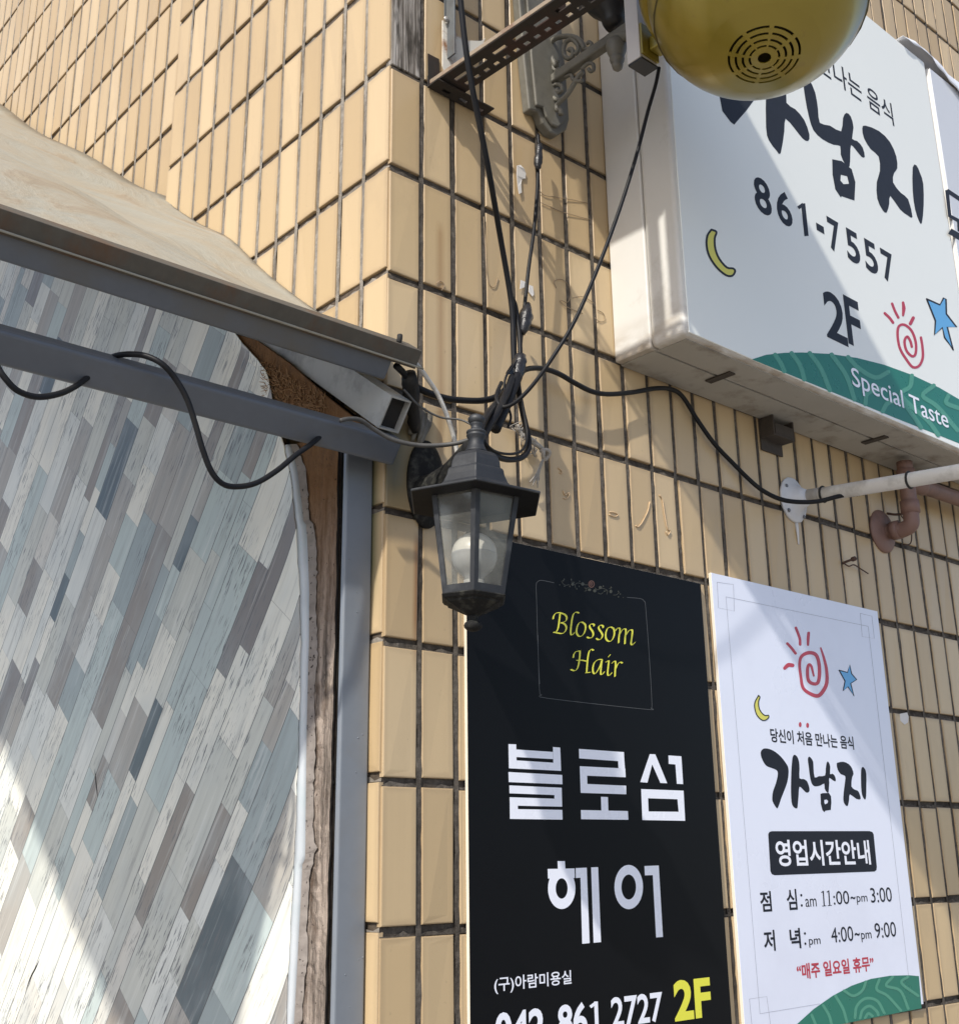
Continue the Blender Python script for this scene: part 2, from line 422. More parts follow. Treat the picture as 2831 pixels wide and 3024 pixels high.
# ------------------------------------------------------------------ wall panel with peeling plank-print vinyl
panel = thing('wall_panel', 'plywood wall panel covered in peeling grey and cream plank print vinyl', 'wall panel')
t = NT('plank_print'); c = t.co(); sp = t.n('SeparateXYZ', {0: c})
ca, sa = math.cos(math.radians(54.4)), math.sin(math.radians(54.4))
S = t.math('SUBTRACT', t.math('MULTIPLY', sp.outputs[1], ca), t.math('MULTIPLY', sp.outputs[2], sa))     # along the plank
TT = t.math('ADD', t.math('MULTIPLY', sp.outputs[1], sa), t.math('MULTIPLY', sp.outputs[2], ca))         # across
rw = t.math('DIVIDE', TT, 0.0930)
r0 = t.math('FLOOR', rw)
split = t.math('GREATER_THAN', t.n('TexWhiteNoise', {'W': r0}, noise_dimensions='1D').outputs[0], 0.78)
mul = t.math('ADD', split, 1.0)
r2s = t.math('MULTIPLY', rw, mul)
row = t.math('ADD', t.math('MULTIPLY', t.math('FLOOR', r2s), 1.37), t.math('MULTIPLY', split, 51.3))
rv = t.n('TexWhiteNoise', {'W': row}, noise_dimensions='1D').outputs[0]
Ln = t.math('ADD', t.math('MULTIPLY', rv, 0.20), 0.11)
sl = t.math('ADD', t.math('DIVIDE', S, Ln), t.math('MULTIPLY', rv, 17.0))
pid = t.math('FLOOR', sl)
cv = t.n('CombineXYZ', {0: row, 1: pid})
wn = t.n('TexWhiteNoise', {'Vector': cv.outputs[0]}, noise_dimensions='2D')
pal = t.ramp(wn.outputs[0], [(0.0, (0.80, 0.785, 0.70)), (0.20, (0.59, 0.60, 0.545)), (0.32, (0.50, 0.57, 0.55)), (0.44, (0.31, 0.28, 0.25)),
                         (0.53, (0.72, 0.735, 0.69)), (0.66, (0.36, 0.415, 0.415)), (0.75, (0.42, 0.395, 0.355)), (0.87, (0.12, 0.15, 0.165)), (0.91, (0.24, 0.22, 0.21)), (0.96, (0.66, 0.64, 0.58))], 'CONSTANT')
gv = t.n('CombineXYZ', {0: t.math('MULTIPLY', S, 3.0), 1: t.math('MULTIPLY', TT, 55.0), 2: t.math('MULTIPLY', wn.outputs[0], 30.0)}).outputs[0]
gr = t.noise(gv, 1.0, 5, 0.65)
base = t.mix(t.ramp(gr, [(0.52, 0.0), (0.74, 0.50)]), pal, (0.235, 0.23, 0.225))
base = t.mix(t.math('MULTIPLY', t.ramp(gr, [(0.30, 1.0), (0.45, 0.0)]), 0.35), base, (0.86, 0.86, 0.82))
cvn = t.noise(t.n('CombineXYZ', {0: t.math('MULTIPLY', S, 5.0), 1: t.math('MULTIPLY', TT, 9.0), 2: wn.outputs[0]}).outputs[0], 1.0, 3)
base = t.mix(t.math('MULTIPLY', t.ramp(cvn, [(0.45, 0.0), (0.7, 1.0)]), 0.35), base, (0.44, 0.49, 0.50))
fl_ = t.noise(t.n('CombineXYZ', {0: t.math('MULTIPLY', S, 22.0), 1: t.math('MULTIPLY', TT, 210.0), 2: wn.outputs[0]}).outputs[0], 1.0, 4, 0.6)
flm = t.math('MULTIPLY', t.ramp(fl_, [(0.56, 0.0), (0.63, 1.0)]), t.ramp(t.noise(c, 6, 2), [(0.43, 0.0), (0.57, 0.95)]))
base = t.mix(flm, base, (0.17, 0.175, 0.185))
fr = t.math('FRACT', r2s); e1 = t.math('MULTIPLY', t.math('ABSOLUTE', t.math('SUBTRACT', fr, 0.5)), 2.0)
lw = t.math('SUBTRACT', 1.0, t.math('MULTIPLY', mul, 0.030))
seam = t.math('GREATER_THAN', e1, lw)
fr2 = t.math('FRACT', sl); e2 = t.math('GREATER_THAN', t.math('ABSOLUTE', t.math('SUBTRACT', fr2, 0.5)), 0.4975)
base = t.mix(t.math('MULTIPLY', t.math('MAXIMUM', seam, t.math('MULTIPLY', e2, 0.5)), 0.80), base, (0.10, 0.10, 0.105))
t.set(Base_Color=base, Roughness=t.math('ADD', t.math('MULTIPLY', gr, 0.15), 0.30), Specular_IOR_Level=0.22)
t.bump(t.noise(c, 6, 3), 0.25, 0.01)
VINYL = t.m
# vinyl sheet: right edge traced, upper edge under the rafter; it bulges slightly
edge_px = [(740, 1030), (800, 1100), (815, 1180), (830, 1250), (850, 1320), (868, 1400), (880, 1500), (888, 1600), (896, 1750), (899, 1900), (897, 2050), (893, 2200), (888, 2350), (883, 2500), (875, 2650), (867, 2800), (857, 3024)]
PX0 = -0.058
ec = [at(u, v, 'x', PX0)[1:] for u, v in edge_px]
ec = [(0.66, 2.86), (0.52, 2.70)] + [tuple(e) for e in ec] + [(0.168, 1.1), (0.17, 0.5), (0.17, 0.05)]
ecz = np.array([e[1] for e in ec])[::-1]; ecy = np.array([e[0] for e in ec])[::-1]
def edge_y(z): return float(np.interp(z, ecz, ecy))
vs, fs = [], []; NZ, NYp = 150, 60
zs = np.linspace(0.05, 2.86, NZ+1)
for i, z in enumerate(zs):
    ye = edge_y(z) + 0.0012*math.sin(z*61)+0.001*math.sin(z*143)
    for j in range(NYp+1):
        s_ = (j/NYp)**1.6
        yy = ye + s_*3.0
        zz = z + max(0.0, (z-2.25))/0.61*0.0 + (s_*3.0*RCo if z > 2.2 else 0.0)*((z-2.2)/0.66 if z > 2.2 else 0)
        bul = 0.006*math.sin(yy*3.1+z*1.7)*min(1, s_*6) - 0.0075*math.exp(-(yy-ye)/0.035)*(1 if z > 1.0 else 0.3)
        vs.append((PX0+bul, yy, zz))
for i in range(NZ):
    for j in range(NYp):
        a = i*(NYp+1)+j; fs.append((a, a+1, a+NYp+2, a+NYp+1))
vy = MB().add(vs, fs, 0, True).build('vinyl_sheet', VINYL, panel)
so = vy.modifiers.new('thickness', 'SOLIDIFY'); so.thickness = 0.0015
# curled-back margin: glossy print on the roll, torn rim's backing coloured with dirt and shade
t = NT('vinyl_margin'); c = t.co()
wv = t.n('TexWave', {'Vector': t.scale(c, 1, 1, 1, (0.9, 0, 0)), 'Scale': 14, 'Distortion': 2.5, 'Detail': 3}).outputs[0]
cb = t.mix(t.math('MULTIPLY', wv, 0.5), (0.52, 0.55, 0.58), (0.31, 0.36, 0.39))
t.set(Base_Color=t.mix(t.ramp(t.noise(c, 16, 4), [(0.52, 0.0), (0.70, 0.6)]), cb, (0.40, 0.48, 0.50)), Roughness=0.35); MARG = t.m
t = NT('torn_backing'); c = t.co(); n1 = t.noise(c, 60, 5)
cb = t.mix(n1, (0.13, 0.11, 0.098), (0.36, 0.32, 0.29))
t.set(Base_Color=t.mix(t.ramp(t.noise(c, 130, 2), [(0.64, 0.0), (0.68, 1.0)]), cb, (0.05, 0.04, 0.035)), Roughness=0.9); BACKG = t.m
rj = random.Random(11)
ringA, ringB, ringC, ringD = [], [], [], []
for z in np.linspace(0.05, 2.32, 260):
    ye = edge_y(z); w = 0.024 if z > 1.55 else 0.016
    if z > 2.15: w = 0.016
    w *= 0.8+0.2*math.sin(z*9+1)
    x0 = PX0-0.0075
    ringA.append((x0, ye+0.001, z)); ringB.append((x0+0.0012, ye-w*0.5, z)); ringC.append((x0+0.0062, ye-w, z))
    tear = 0.012+0.003*math.sin(z*37)+rj.uniform(0, 0.005)
    if rj.random() < 0.09: tear += rj.uniform(0, 0.009)
    ringD.append((x0+0.0125, ye-w-tear, z+rj.uniform(-.002, .002)))
n = len(ringA)
mg = MB().add(ringA+ringB+ringC, [(k*n+i, k*n+i+1, (k+1)*n+i+1, (k+1)*n+i) for k in range(2) for i in range(n-1)], 0, True)
o = mg.build('curled_margin', MARG, vy); so = o.modifiers.new('thickness', 'SOLIDIFY'); so.thickness = 0.0015
bk = MB().add(ringC+ringD, [(i, i+1, n+i+1, n+i) for i in range(n-1)])
o = bk.build('torn_backing', BACKG, vy); so = o.modifiers.new('thickness', 'SOLIDIFY'); so.thickness = 0.0012
# rotten plywood board
t = NT('rotten_plywood'); c = t.co(); sp = t.n('SeparateXYZ', {0: c})
n1 = t.noise(t.scale(c, 60, 60, 5), 1.0, 7, 0.75); n2 = t.noise(t.scale(c, 22, 22, 8), 1.0, 6, 0.7); n3 = t.noise(c, 120, 4)
low = t.mix(t.ramp(n1, [(0.38, 0.0), (0.60, 1.0)]), (0.10, 0.082, 0.068), (0.50, 0.41, 0.345))
upp = t.mix(n1, (0.13, 0.062, 0.028), (0.34, 0.19, 0.09))
hz = t.n('MapRange', {0: sp.outputs[2], 1: 1.90, 2: 2.22, 3: 0.0, 4: 1.0}).outputs[0]
cb = t.mix(hz, low, upp)
cb = t.mix(t.ramp(n2, [(0.52, 0.0), (0.68, 0.8)]), cb, (0.12, 0.075, 0.05))
cb = t.mix(t.ramp(n3, [(0.66, 0.0), (0.70, 0.9)]), cb, (0.04, 0.03, 0.025))
t.set(Base_Color=cb, Roughness=0.9, Specular_IOR_Level=0.2); t.bump(t.math('ADD', n1, t.math('MULTIPLY', n2, 1.5)), 1.0, 0.012); PLY = t.m
LAM = mat('ply_laminations', (0.030, 0.026, 0.022), 0.9, var=0.6, scale=70, bump=0.5)  # near black: the dark gap beside the post is in this colour
bmb = MB(); rj = random.Random(5)
fr_, bk_ = [], []
zs = np.linspace(0.03, 2.32, 240)
for z in zs:
    ye = 0.0720 + (0.006*(z-2.0)/0.3 if z > 2.0 else 0) + 0.0012*math.sin(z*55)+rj.uniform(-.0008, .0008)
    fr_.append((-0.050, ye, z)); bk_.append((-0.050, 0.30, z))
n = len(zs); NB = 14
rows_ = []
for j in range(NB+1):
    a_ = j/NB
    rows_.append([(-0.050+(0 if j in (0, NB) else 0.0018*math.sin(z*17+j*1.7)*math.sin(z*7+j)+rj.gauss(0, 0.0009)), f_[1]+(0.30-f_[1])*a_**1.3, z) for f_, z in zip(fr_, zs)])
bmb.add([p for r in rows_ for p in r], [(j*n+i, j*n+i+1, (j+1)*n+i+1, (j+1)*n+i) for j in range(NB) for i in range(n-1)], 0)
bmb.build('plywood_board', PLY, panel)
lam = MB()
for k in range(4):
    A_, B_ = [], []
    for i, z in enumerate(zs):
        off = (0.0015 if k % 2 else 0.0) + rj.uniform(0, 0.0006)
        A_.append((-0.0499+k*0.0036, fr_[i][1]+off, z)); B_.append((-0.0499+(k+1)*0.0036-0.0003, fr_[i][1]+off, z))
    lam.add(A_+B_, [(i, i+1, n+i+1, n+i) for i in range(n-1)])
lam.build('ply_edge', LAM, panel)
# fibrous rotten top of the board, under the rafter
up = MB(); pts_out = [(690, 985), (760, 1005), (860, 1075), (960, 1165), (1010, 1205), (1060, 1245), (1065, 1300), (1000, 1280), (900, 1240), (830, 1180), (800, 1110), (760, 1060), (720, 1015)]
pl = [Vector(at(u, v, 'x', -0.056)) for u, v in pts_out]
tri = tessellate_polygon([pl])
up.add(pl, tri); o = up.build('rotten_top', PLY, panel); so = o.modifiers.new('t', 'SOLIDIFY'); so.thickness = 0.006; so.offset = 0
rj = random.Random(21); fb = MB()
FIB = mat('wood_fibre', (0.36, 0.22, 0.12), 0.95, var=0.6, scale=120)
for k in range(520):
    u = rj.uniform(775, 965); v = 1085+(u-775)*0.62+rj.uniform(-25, 75)
    p = Vector(at(u, v, 'x', -0.060)); d = Vector((rj.uniform(-1, .2), rj.gauss(0, 1), rj.gauss(0, 1))).normalized()
    q = Vector((rj.gauss(0, 1), rj.gauss(0, 1), rj.gauss(0, 1)))*0.004
    fb.tube([p, p+d*0.007+q*0.5, p+d*0.013+q], lambda t_: 0.0013*(1-t_*0.6), n=3, res=2)
fb.build('torn_fibres', FIB, panel)

# ------------------------------------------------------------------ printing on flat faces
class Ink:
    """flat shapes lying on a plane y = const, each a hair above the one before"""
    def __init__(s, zm, y, auto=None): s.z, s.y, s.k, s.mb, s.auto = zm, y, 0, MB(), auto
    def _y(s): s.k += 1; return s.y - 0.000012*s.k
    def zoom(s, zm): s.z = zm; return s
    def poly(s, pts, hole=None, smooth=0):
        if smooth: pts = closed_curve(pts, smooth)
        if hole and smooth: hole = closed_curve(hole, smooth)
        y = s._y()
        rings = [[Vector(s.z(u, v, 'y', s.y)) for u, v in r] for r in ([pts, hole] if hole else [pts])]
        tri = tessellate_polygon([[Vector((p.x, p.z, 0)) for p in r] for r in rings])
        s.mb.add([(p.x, y, p.z) for r in rings for p in r], tri); return s
    def line(s, pts, w, res=6, round_=True):
        """ribbon in picture units, width w (number or list)"""
        P = [Vector((p[0], p[1], 0)) for p in pts]
        n0 = len(P)
        C = catmull(P, res) if n0 > 2 and res > 1 else P
        ws = w if isinstance(w, (list, tuple)) else [w]*n0
        wi = np.interp(np.linspace(0, n0-1, len(C)), range(n0), ws)
        L, R = [], []
        for i, p in enumerate(C):
            d = (C[min(i+1, len(C)-1)]-C[max(i-1, 0)])
            if d.length < 1e-6: d = Vector((1, 0, 0))
            d.normalize(); nn = Vector((-d.y, d.x, 0))*wi[i]/2
            L.append(p+nn); R.append(p-nn)
        y = s._y(); q = [s.z(p.x, p.y, 'y', s.y) for p in L+R]; n = len(L)
        s.mb.add([(a[0], y, a[2]) for a in q], [(i, i+1, n+i+1, n+i) for i in range(n-1)])
        if round_:
            for p, ww in ((C[0], wi[0]), (C[-1], wi[-1])):
                s.disc(p.x, p.y, ww/2, ww/2)
        return s
    def disc(s, cx, cy, rx, ry, rx2=0, ry2=0, n=40):
        y = s._y(); n = 14 if rx < 30 and not rx2 else n
        o = [s.z(cx+rx*math.cos(2*math.pi*i/n), cy+ry*math.sin(2*math.pi*i/n), 'y', s.y) for i in range(n)]
        if not rx2:
            s.mb.add([(a[0], y, a[2]) for a in o], [tuple(range(n))]); return s
        q = [s.z(cx+rx2*math.cos(2*math.pi*i/n), cy+ry2*math.sin(2*math.pi*i/n), 'y', s.y) for i in range(n)]
        s.mb.add([(a[0], y, a[2]) for a in o+q], [(i, (i+1) % n, n+(i+1) % n, n+i) for i in range(n)]); return s
    def nib(s, pts, n=(14, -9), thin=8, res=8):
        s.line(pts, thin, res)
        C = catmull([Vector((p[0], p[1], 0)) for p in pts], res); nv = Vector((n[0], n[1], 0))
        y = s._y(); q = [s.z(p.x, p.y, 'y', s.y) for p in [c+nv for c in C]+[c-nv for c in C]]; k = len(C)
        s.mb.add([(a[0], y, a[2]) for a in q], [(i, i+1, k+i+1, k+i) for i in range(k-1)]); return s
    def text(s, st, left, right, bold=0.0, shear=0.0):
        """left/right: (u, v_top, v_bottom) of the line's two ends"""
        cu = bpy.data.curves.new('t', 'FONT'); cu.body = st; cu.size = 1.0; cu.offset = bold; cu.shear = shear
        cu.resolution_u = 4
        ob = bpy.data.objects.new('t', cu); COL.objects.link(ob)
        dg = bpy.context.evaluated_depsgraph_get()
        me = bpy.data.meshes.new_from_object(ob.evaluated_get(dg))
        co = np.array([v.co[:] for v in me.vertices]); fs = [tuple(p.vertices) for p in me.polygons]
        bpy.data.objects.remove(ob); bpy.data.curves.remove(cu); bpy.data.meshes.remove(me)
        lt, lb = s.z(left[0], left[1], 'y', s.y), s.z(left[0], left[2], 'y', s.y)
        rt, rb = s.z(right[0], right[1], 'y', s.y), s.z(right[0], right[2], 'y', s.y)
        x0, x1 = (lt[0]+lb[0])/2, (rt[0]+rb[0])/2; z1, z0 = (lt[2]+rt[2])/2, (lb[2]+rb[2])/2
        a, b = co.min(0), co.max(0); y = s._y()
        X_ = x0+(co[:, 0]-a[0])/(b[0]-a[0])*(x1-x0); Z_ = z0+(co[:, 1]-a[1])/(b[1]-a[1])*(z1-z0)
        s.mb.add([(X_[i], y, Z_[i]) for i in range(len(co))], fs)
        if s.auto: s.cut()
        return s
    def cut(s): s.mb.build(*s.auto, fix=False); s.mb = MB()
    def build(s, name, m, parent): return s.mb.build(name, m, parent, fix=False)
def closed_curve(pts, res=4):
    P = [Vector((p[0], p[1], 0)) for p in pts]; n = len(P); out = []
    for i in range(n):
        a, b, c, d = P[i-1], P[i], P[(i+1) % n], P[(i+2) % n]
        # keep sharp corners sharp
        for k in range(res):
            t_ = k/res; q = 0.5*((2*b)+(c-a)*t_+(2*a-5*b+4*c-d)*t_*t_+(3*b-a-3*c+d)*t_**3)
            out.append((q.x, q.y))
    return out

INK_W = mat('white_print', (0.88, 0.90, 0.99), 0.28, var=0.02)
INK_Y = mat('yellow_print', (0.80, 0.78, 0.07), 0.3, var=0.02)
INK_K = mat('black_print', (0.020, 0.023, 0.032), 0.5, var=0.05, spec=0.12)
INK_S = mat('sign_ink', (0.030, 0.034, 0.045), 0.5, var=0.05, spec=0.15)
INK_R = mat('red_print', (0.50, 0.045, 0.075), 0.3, var=0.03)
INK_B = mat('blue_print', (0.14, 0.42, 0.75), 0.3, var=0.03)
INK_M = mat('moon_print', (0.72, 0.67, 0.12), 0.3, var=0.03)
INK_G = mat('green_print', (0.020, 0.185, 0.130), 0.3, var=0.05)
INK_G2 = mat('light_green_print', (0.085, 0.31, 0.215), 0.3, var=0.05)
INK_GR = mat('grey_line_print', (0.33, 0.34, 0.40), 0.4, var=0.05)
INK_DG = mat('dim_line_print', (0.085, 0.085, 0.085), 0.4, var=0.05)
INK_RO = mat('rose_print', (0.12, 0.055, 0.035), 0.4, var=0.2)
INK_LE = mat('leaf_print', (0.055, 0.052, 0.035), 0.4, var=0.2)

# black hairdresser's poster board
B1, B2, BL, BT = Z(1350, 1600, 2.32625), Z(1350, 2224, 2.32625), Z(1570, 1680, 5.169), Z(1400, 2840, 2.4487)
bp = thing('poster_board', 'tall black poster board with yellow script and large white Korean letters', 'poster')
BOARD_K = mat('black_board', (0.0042, 0.0046, 0.0058), 0.40, var=0.15, scale=8, spec=0.13)
EDGE_W = mat('board_edge', (0.72, 0.66, 0.56), 0.6, var=0.1)
YP = -0.0085
MB().box((0.1835, -0.0080, 0.93), (0.8765, -0.0008, 2.1375), 0.0).build('foam_core', EDGE_W, bp)
MB().box((0.1838, YP, 0.9303), (0.8762, -0.0080, 2.1372), 0.0).build('printed_face', BOARD_K, bp)
YI = YP-0.0003
k = Ink(BL, YI)
for st in ([(325, 765), (330, 725), (355, 685), (400, 668), (450, 675), (505, 700), (530, 740), (520, 790), (480, 815), (440, 820)],
           [(440, 820), (495, 840), (525, 890), (510, 950), (465, 985), (400, 980), (330, 965)],
           [(430, 680), (415, 800), (400, 900), (375, 960)],
           [(715, 675), (680, 660), (640, 680), (615, 750), (600, 850), (590, 950), (595, 1000), (620, 1005), (650, 970)],
           [(760, 810), (715, 830), (685, 900), (680, 970), (705, 1020), (745, 1030), (790, 990), (815, 920), (810, 850), (760, 810)],
           [(945, 875), (945, 850), (910, 840), (880, 860), (885, 900), (920, 950), (935, 1000), (915, 1045), (870, 1055), (840, 1040)],
           [(1085, 900), (1080, 870), (1045, 860), (1015, 885), (1025, 925), (1060, 975), (1075, 1020), (1050, 1070), (1010, 1080), (980, 1060)],
           [(1200, 885), (1150, 910), (1125, 980), (1125, 1050), (1150, 1095), (1195, 1105), (1235, 1060), (1255, 990), (1245, 915), (1200, 885)],
           [(1275, 945), (1295, 910), (1330, 905), (1340, 935), (1325, 1040), (1320, 1130)],
           [(1330, 1010), (1370, 940), (1410, 915), (1430, 940), (1420, 1040), (1415, 1145)],
           [(1425, 1020), (1470, 950), (1515, 930), (1530, 960), (1515, 1080), (1510, 1140), (1530, 1160), (1570, 1120)],
           [(630, 1355), (635, 1310), (660, 1270), (700, 1255), (735, 1255)],
           [(730, 1260), (725, 1350), (710, 1450), (690, 1520), (650, 1555), (590, 1535)],
           [(680, 1395), (750, 1395), (830, 1410)],
           [(935, 1245), (905, 1228), (870, 1260), (850, 1350), (840, 1450), (830, 1580)], [(815, 1585), (850, 1583), (885, 1580)],
           [(1065, 1385), (1010, 1385), (950, 1430), (925, 1510), (930, 1580), (960, 1600), (1000, 1550), (1040, 1470), (1060, 1400)],
           [(1065, 1390), (1050, 1500), (1045, 1600), (1070, 1610), (1100, 1570)],
           [(1120, 1425), (1165, 1405), (1160, 1480), (1150, 1580), (1155, 1620), (1180, 1625), (1215, 1585)],
           [(1160, 1345), (1175, 1328), (1190, 1310)],
           [(1215, 1440), (1250, 1410), (1270, 1430), (1265, 1530), (1260, 1645)],
           [(1265, 1540), (1300, 1460), (1340, 1425), (1375, 1440)]):
    k.nib(st, (13, -7), 9)
k.build('script_lettering', INK_Y, bp)
for kind, pls in (('lettering', ([(351, -62), (404, -60), (408, 107), (354, 104)], [(656, -42), (706, -38), (712, 122), (660, 119)], [(404, -25), (656, -8), (657, 41), (406, 27)],
           [(407, 50), (659, 66), (660, 119), (408, 107)], [(351, 130), (720, 150), (721, 214), (353, 199)],
           [(357, 222), (716, 238), (717, 290), (358, 276)], [(666, 287), (717, 290), (718, 316), (666, 313)], [(359, 303), (718, 315), (719, 368), (360, 360)],
           [(360, 359), (415, 361), (416, 386), (360, 385)], [(360, 384), (720, 390), (722, 457), (361, 452)],
           [(834, -29), (1143, -7), (1146, 58), (836, 36)], [(1103, 54), (1146, 57), (1150, 106), (1105, 103)], [(840, 90), (1152, 106), (1155, 166), (842, 153)],
           [(842, 152), (890, 155), (892, 213), (844, 211)], [(844, 210), (1158, 224), (1159, 283), (846, 273)], [(985, 300), (1033, 302), (1036, 397), (988, 396)], [(847, 391), (1170, 398), (1173, 458), (849, 454)],
           [(1320, 7), (1358, 8), (1440, 207), (1393, 205), (1337, 78), (1304, 203), (1255, 199)], [(1448, 16), (1537, 22), (1549, 213), (1506, 211), (1496, 78), (1450, 74)])), ('lower_lettering', (
           [(688, 742), (738, 742), (742, 797), (690, 797)], [(620, 796), (805, 792), (806, 858), (622, 862)],
           [(812, 790), (888, 787), (908, 1305), (857, 1310), (845, 856), (813, 858)], [(918, 785), (966, 783), (986, 1298), (935, 1303)],
           [(1284, 776), (1382, 772), (1411, 1263), (1364, 1266), (1341, 838), (1287, 840)]))):
    k = Ink(B2, YI)
    for pl in pls: k.poly(pl)
    if kind == 'lettering': k.poly([(1261, 247), (1552, 258), (1563, 465), (1269, 460)], [(1308, 310), (1510, 317), (1518, 403), (1312, 401)])
    else: k.disc(716, 930, 94, 141, 41, 70); k.disc(1176, 920, 98, 152, 50, 86)
    k.build('large_lettering', INK_W, bp)
k = Ink(BT, YI)
k.text('(구)아람미용실', (145, 112, 236), (702, 62, 176), 0.012)
k.build('small_lettering', INK_W, bp)
k = Ink(BT, YI, ('phone_lettering', INK_W, bp))
k.text('042', (150, 368, 640), (508, 333, 590), 0.030)
k.line([(879, 288), (888, 530)], 27, 1, False); k.line([(838, 328), (880, 296)], 22, 1, False); k.text('86', (603, 308, 560), (816, 290, 538), 0.030); k.text('2727', (988, 252, 474), (1362, 222, 440), 0.020)
k = Ink(BT, YI); k.text('2F', (1442, 130, 436), (1708, 115, 395), 0.035); k.build('floor_number', INK_Y, bp)
k = Ink(BL, YI)
k.line([(340, 212), (250, 193), (150, 175), (95, 190), (65, 250), (72, 500), (82, 900), (100, 1400), (118, 1757)], 7, 5, False)
k.zoom(B1).line([(552, 640), (563, 1010), (580, 1050), (620, 1075), (1290, 1150), (1325, 1140), (1335, 1110), (1318, 800), (1292, 450), (1283, 410), (1255, 390), (1165, 382)], 3.2, 4, False)
k.build('border_line', INK_DG, bp)
k = Ink(BL, YI)
k.disc(908, 232, 48, 56, 34, 40); k.disc(905, 228, 24, 28, 12, 14); k.disc(903, 226, 7, 8); k.build('rose_print', INK_RO, bp)
k = Ink(BL, YI)
for st in ([(450, 185), (480, 230), (520, 250), (570, 240)], [(600, 200), (650, 205)], [(665, 290), (660, 240), (700, 215), (740, 225)], [(770, 205), (800, 240), (850, 245)], [(800, 290), (830, 295), (870, 285)],
           [(960, 290), (1000, 320), (1040, 300), (1090, 300), (1140, 320)], [(1100, 345), (1150, 330), (1140, 390)], [(1180, 300), (1215, 290)], [(1240, 400), (1290, 395), (1330, 360)], [(800, 340), (830, 330), (820, 300)], [(1010, 370), (1050, 385), (1080, 360)]):
    k.line(st, 8, 4)
for u, v, a, b in ((475, 180, 12, 12), (490, 160, 8, 14), (598, 165, 10, 16), (620, 235, 24, 24), (725, 190, 8, 14), (770, 232, 26, 26), (875, 320, 26, 20), (955, 335, 26, 24), (1040, 285, 26, 24), (1085, 265, 10, 12), (1200, 345, 22, 28), (1205, 285, 10, 14), (1100, 342, 10, 10), (1315, 345, 8, 12), (1345, 385, 8, 12), (1315, 428, 12, 10), (1390, 438, 10, 5), (575, 268, 10, 14), (495, 265, 12, 10), (715, 268, 8, 12), (680, 305, 8, 14), (420, 245, 14, 6)):
    k.disc(u, v, a, b)
k.build('vine_print', INK_LE, bp)

# white restaurant poster board
W1, W2, WB = Z(2031, 1624, 2.6586), Z(2081, 2324, 2.6586), Z(2200, 2130, 4.431)
wp = thing('poster_board', 'white poster board with red spiral sun, opening hours and green hill', 'poster')
BOARD_W = mat('white_board', (0.80, 0.835, 0.96), 0.30, var=0.02, scale=3, dirt=(0.74, 0.77, 0.89), spec=0.5, dscale=2)
MB().box((0.9175, -0.0080, 1.2115), (1.6205, -0.0008, 2.1690), 0.0).build('foam_core', EDGE_W, wp)
MB().box((0.9178, YP, 1.2118), (1.6202, -0.0080, 2.1687), 0.0).build('printed_face', BOARD_W, wp)
k = Ink(WB, YI)
BR_GA = [(200, 430), (205, 390), (240, 357), (310, 362), (390, 400), (470, 470), (530, 550), (560, 610), (562, 700), (545, 800), (510, 900), (470, 1000), (440, 1090), (418, 1138), (395, 1120), (360, 1060), (350, 1010), (360, 920), (395, 820), (420, 720), (418, 655), (380, 625), (290, 592), (250, 555), (215, 490)]
k.poly(BR_GA, smooth=3)
k.poly([(645, 437), (680, 470), (700, 530), (707, 620), (706, 745), (760, 755), (805, 785), (830, 850), (838, 905), (820, 930), (790, 930), (750, 890), (705, 855), (695, 960), (685, 1080), (676, 1138), (640, 1130), (610, 1090), (598, 1000), (595, 850), (600, 650), (610, 520), (620, 460)], smooth=2)
k.poly([(835, 463), (860, 485), (885, 530), (890, 620), (905, 735), (960, 718), (1040, 710), (1050, 620), (1060, 550), (1075, 525), (1095, 550), (1108, 600), (1105, 690), (1135, 686), (1165, 710), (1182, 765), (1172, 785), (1140, 770), (1095, 740), (1095, 800), (1090, 880), (1085, 930), (1065, 930), (1035, 880), (1030, 815), (980, 840), (920, 852), (880, 835), (855, 780), (840, 700), (825, 580), (815, 490)], smooth=2)
k.poly([(980, 950), (1010, 940), (1090, 938), (1118, 980), (1123, 1060), (1115, 1160), (1045, 1170), (1030, 1190), (1005, 1160), (985, 1080)], [(1030, 1030), (1060, 1022), (1080, 1040), (1075, 1070), (1040, 1088), (1030, 1060)])
k.poly([(1193, 560), (1210, 540), (1280, 530), (1350, 560), (1395, 620), (1412, 690), (1395, 730), (1385, 850), (1430, 895), (1470, 910), (1495, 960), (1505, 1018), (1450, 1015), (1365, 955), (1355, 1020), (1340, 1100), (1315, 1105), (1285, 1060), (1280, 990), (1290, 880), (1303, 780), (1303, 715), (1245, 690), (1205, 630)], smooth=2)
k.poly([(1530, 598), (1560, 620), (1580, 690), (1580, 850), (1577, 980), (1563, 1025), (1535, 990), (1517, 920), (1510, 780), (1512, 640)], smooth=2)
k.build('brush_lettering', INK_K, wp)
k = Ink(WB, YI); k.text('당신이 처음 만나는 음식', (328, 105, 288), (1412, 185, 357), 0.022); k.build('tagline_lettering', INK_K, wp)
k = Ink(W2, YI, ('hours_lettering', INK_K, wp))
k.text('점', (432, 822, 985), (520, 815, 975), 0.02); k.text('심', (640, 805, 970), (720, 798, 962), 0.02)
k.disc(754, 850, 8, 10); k.disc(758, 930, 8, 10); k.cut()
k.text('am', (787, 880, 945), (873, 872, 936)); 
for du in (0, 43):
    dv = -0.075*du
    k.line([(926+du, 816+dv), (934+du, 932+dv)], 9, 1, False); k.line([(911+du, 830+dv), (927+du, 818+dv)], 6, 1, False); k.line([(918+du, 935+dv), (950+du, 932+dv)], 5, 1, False)
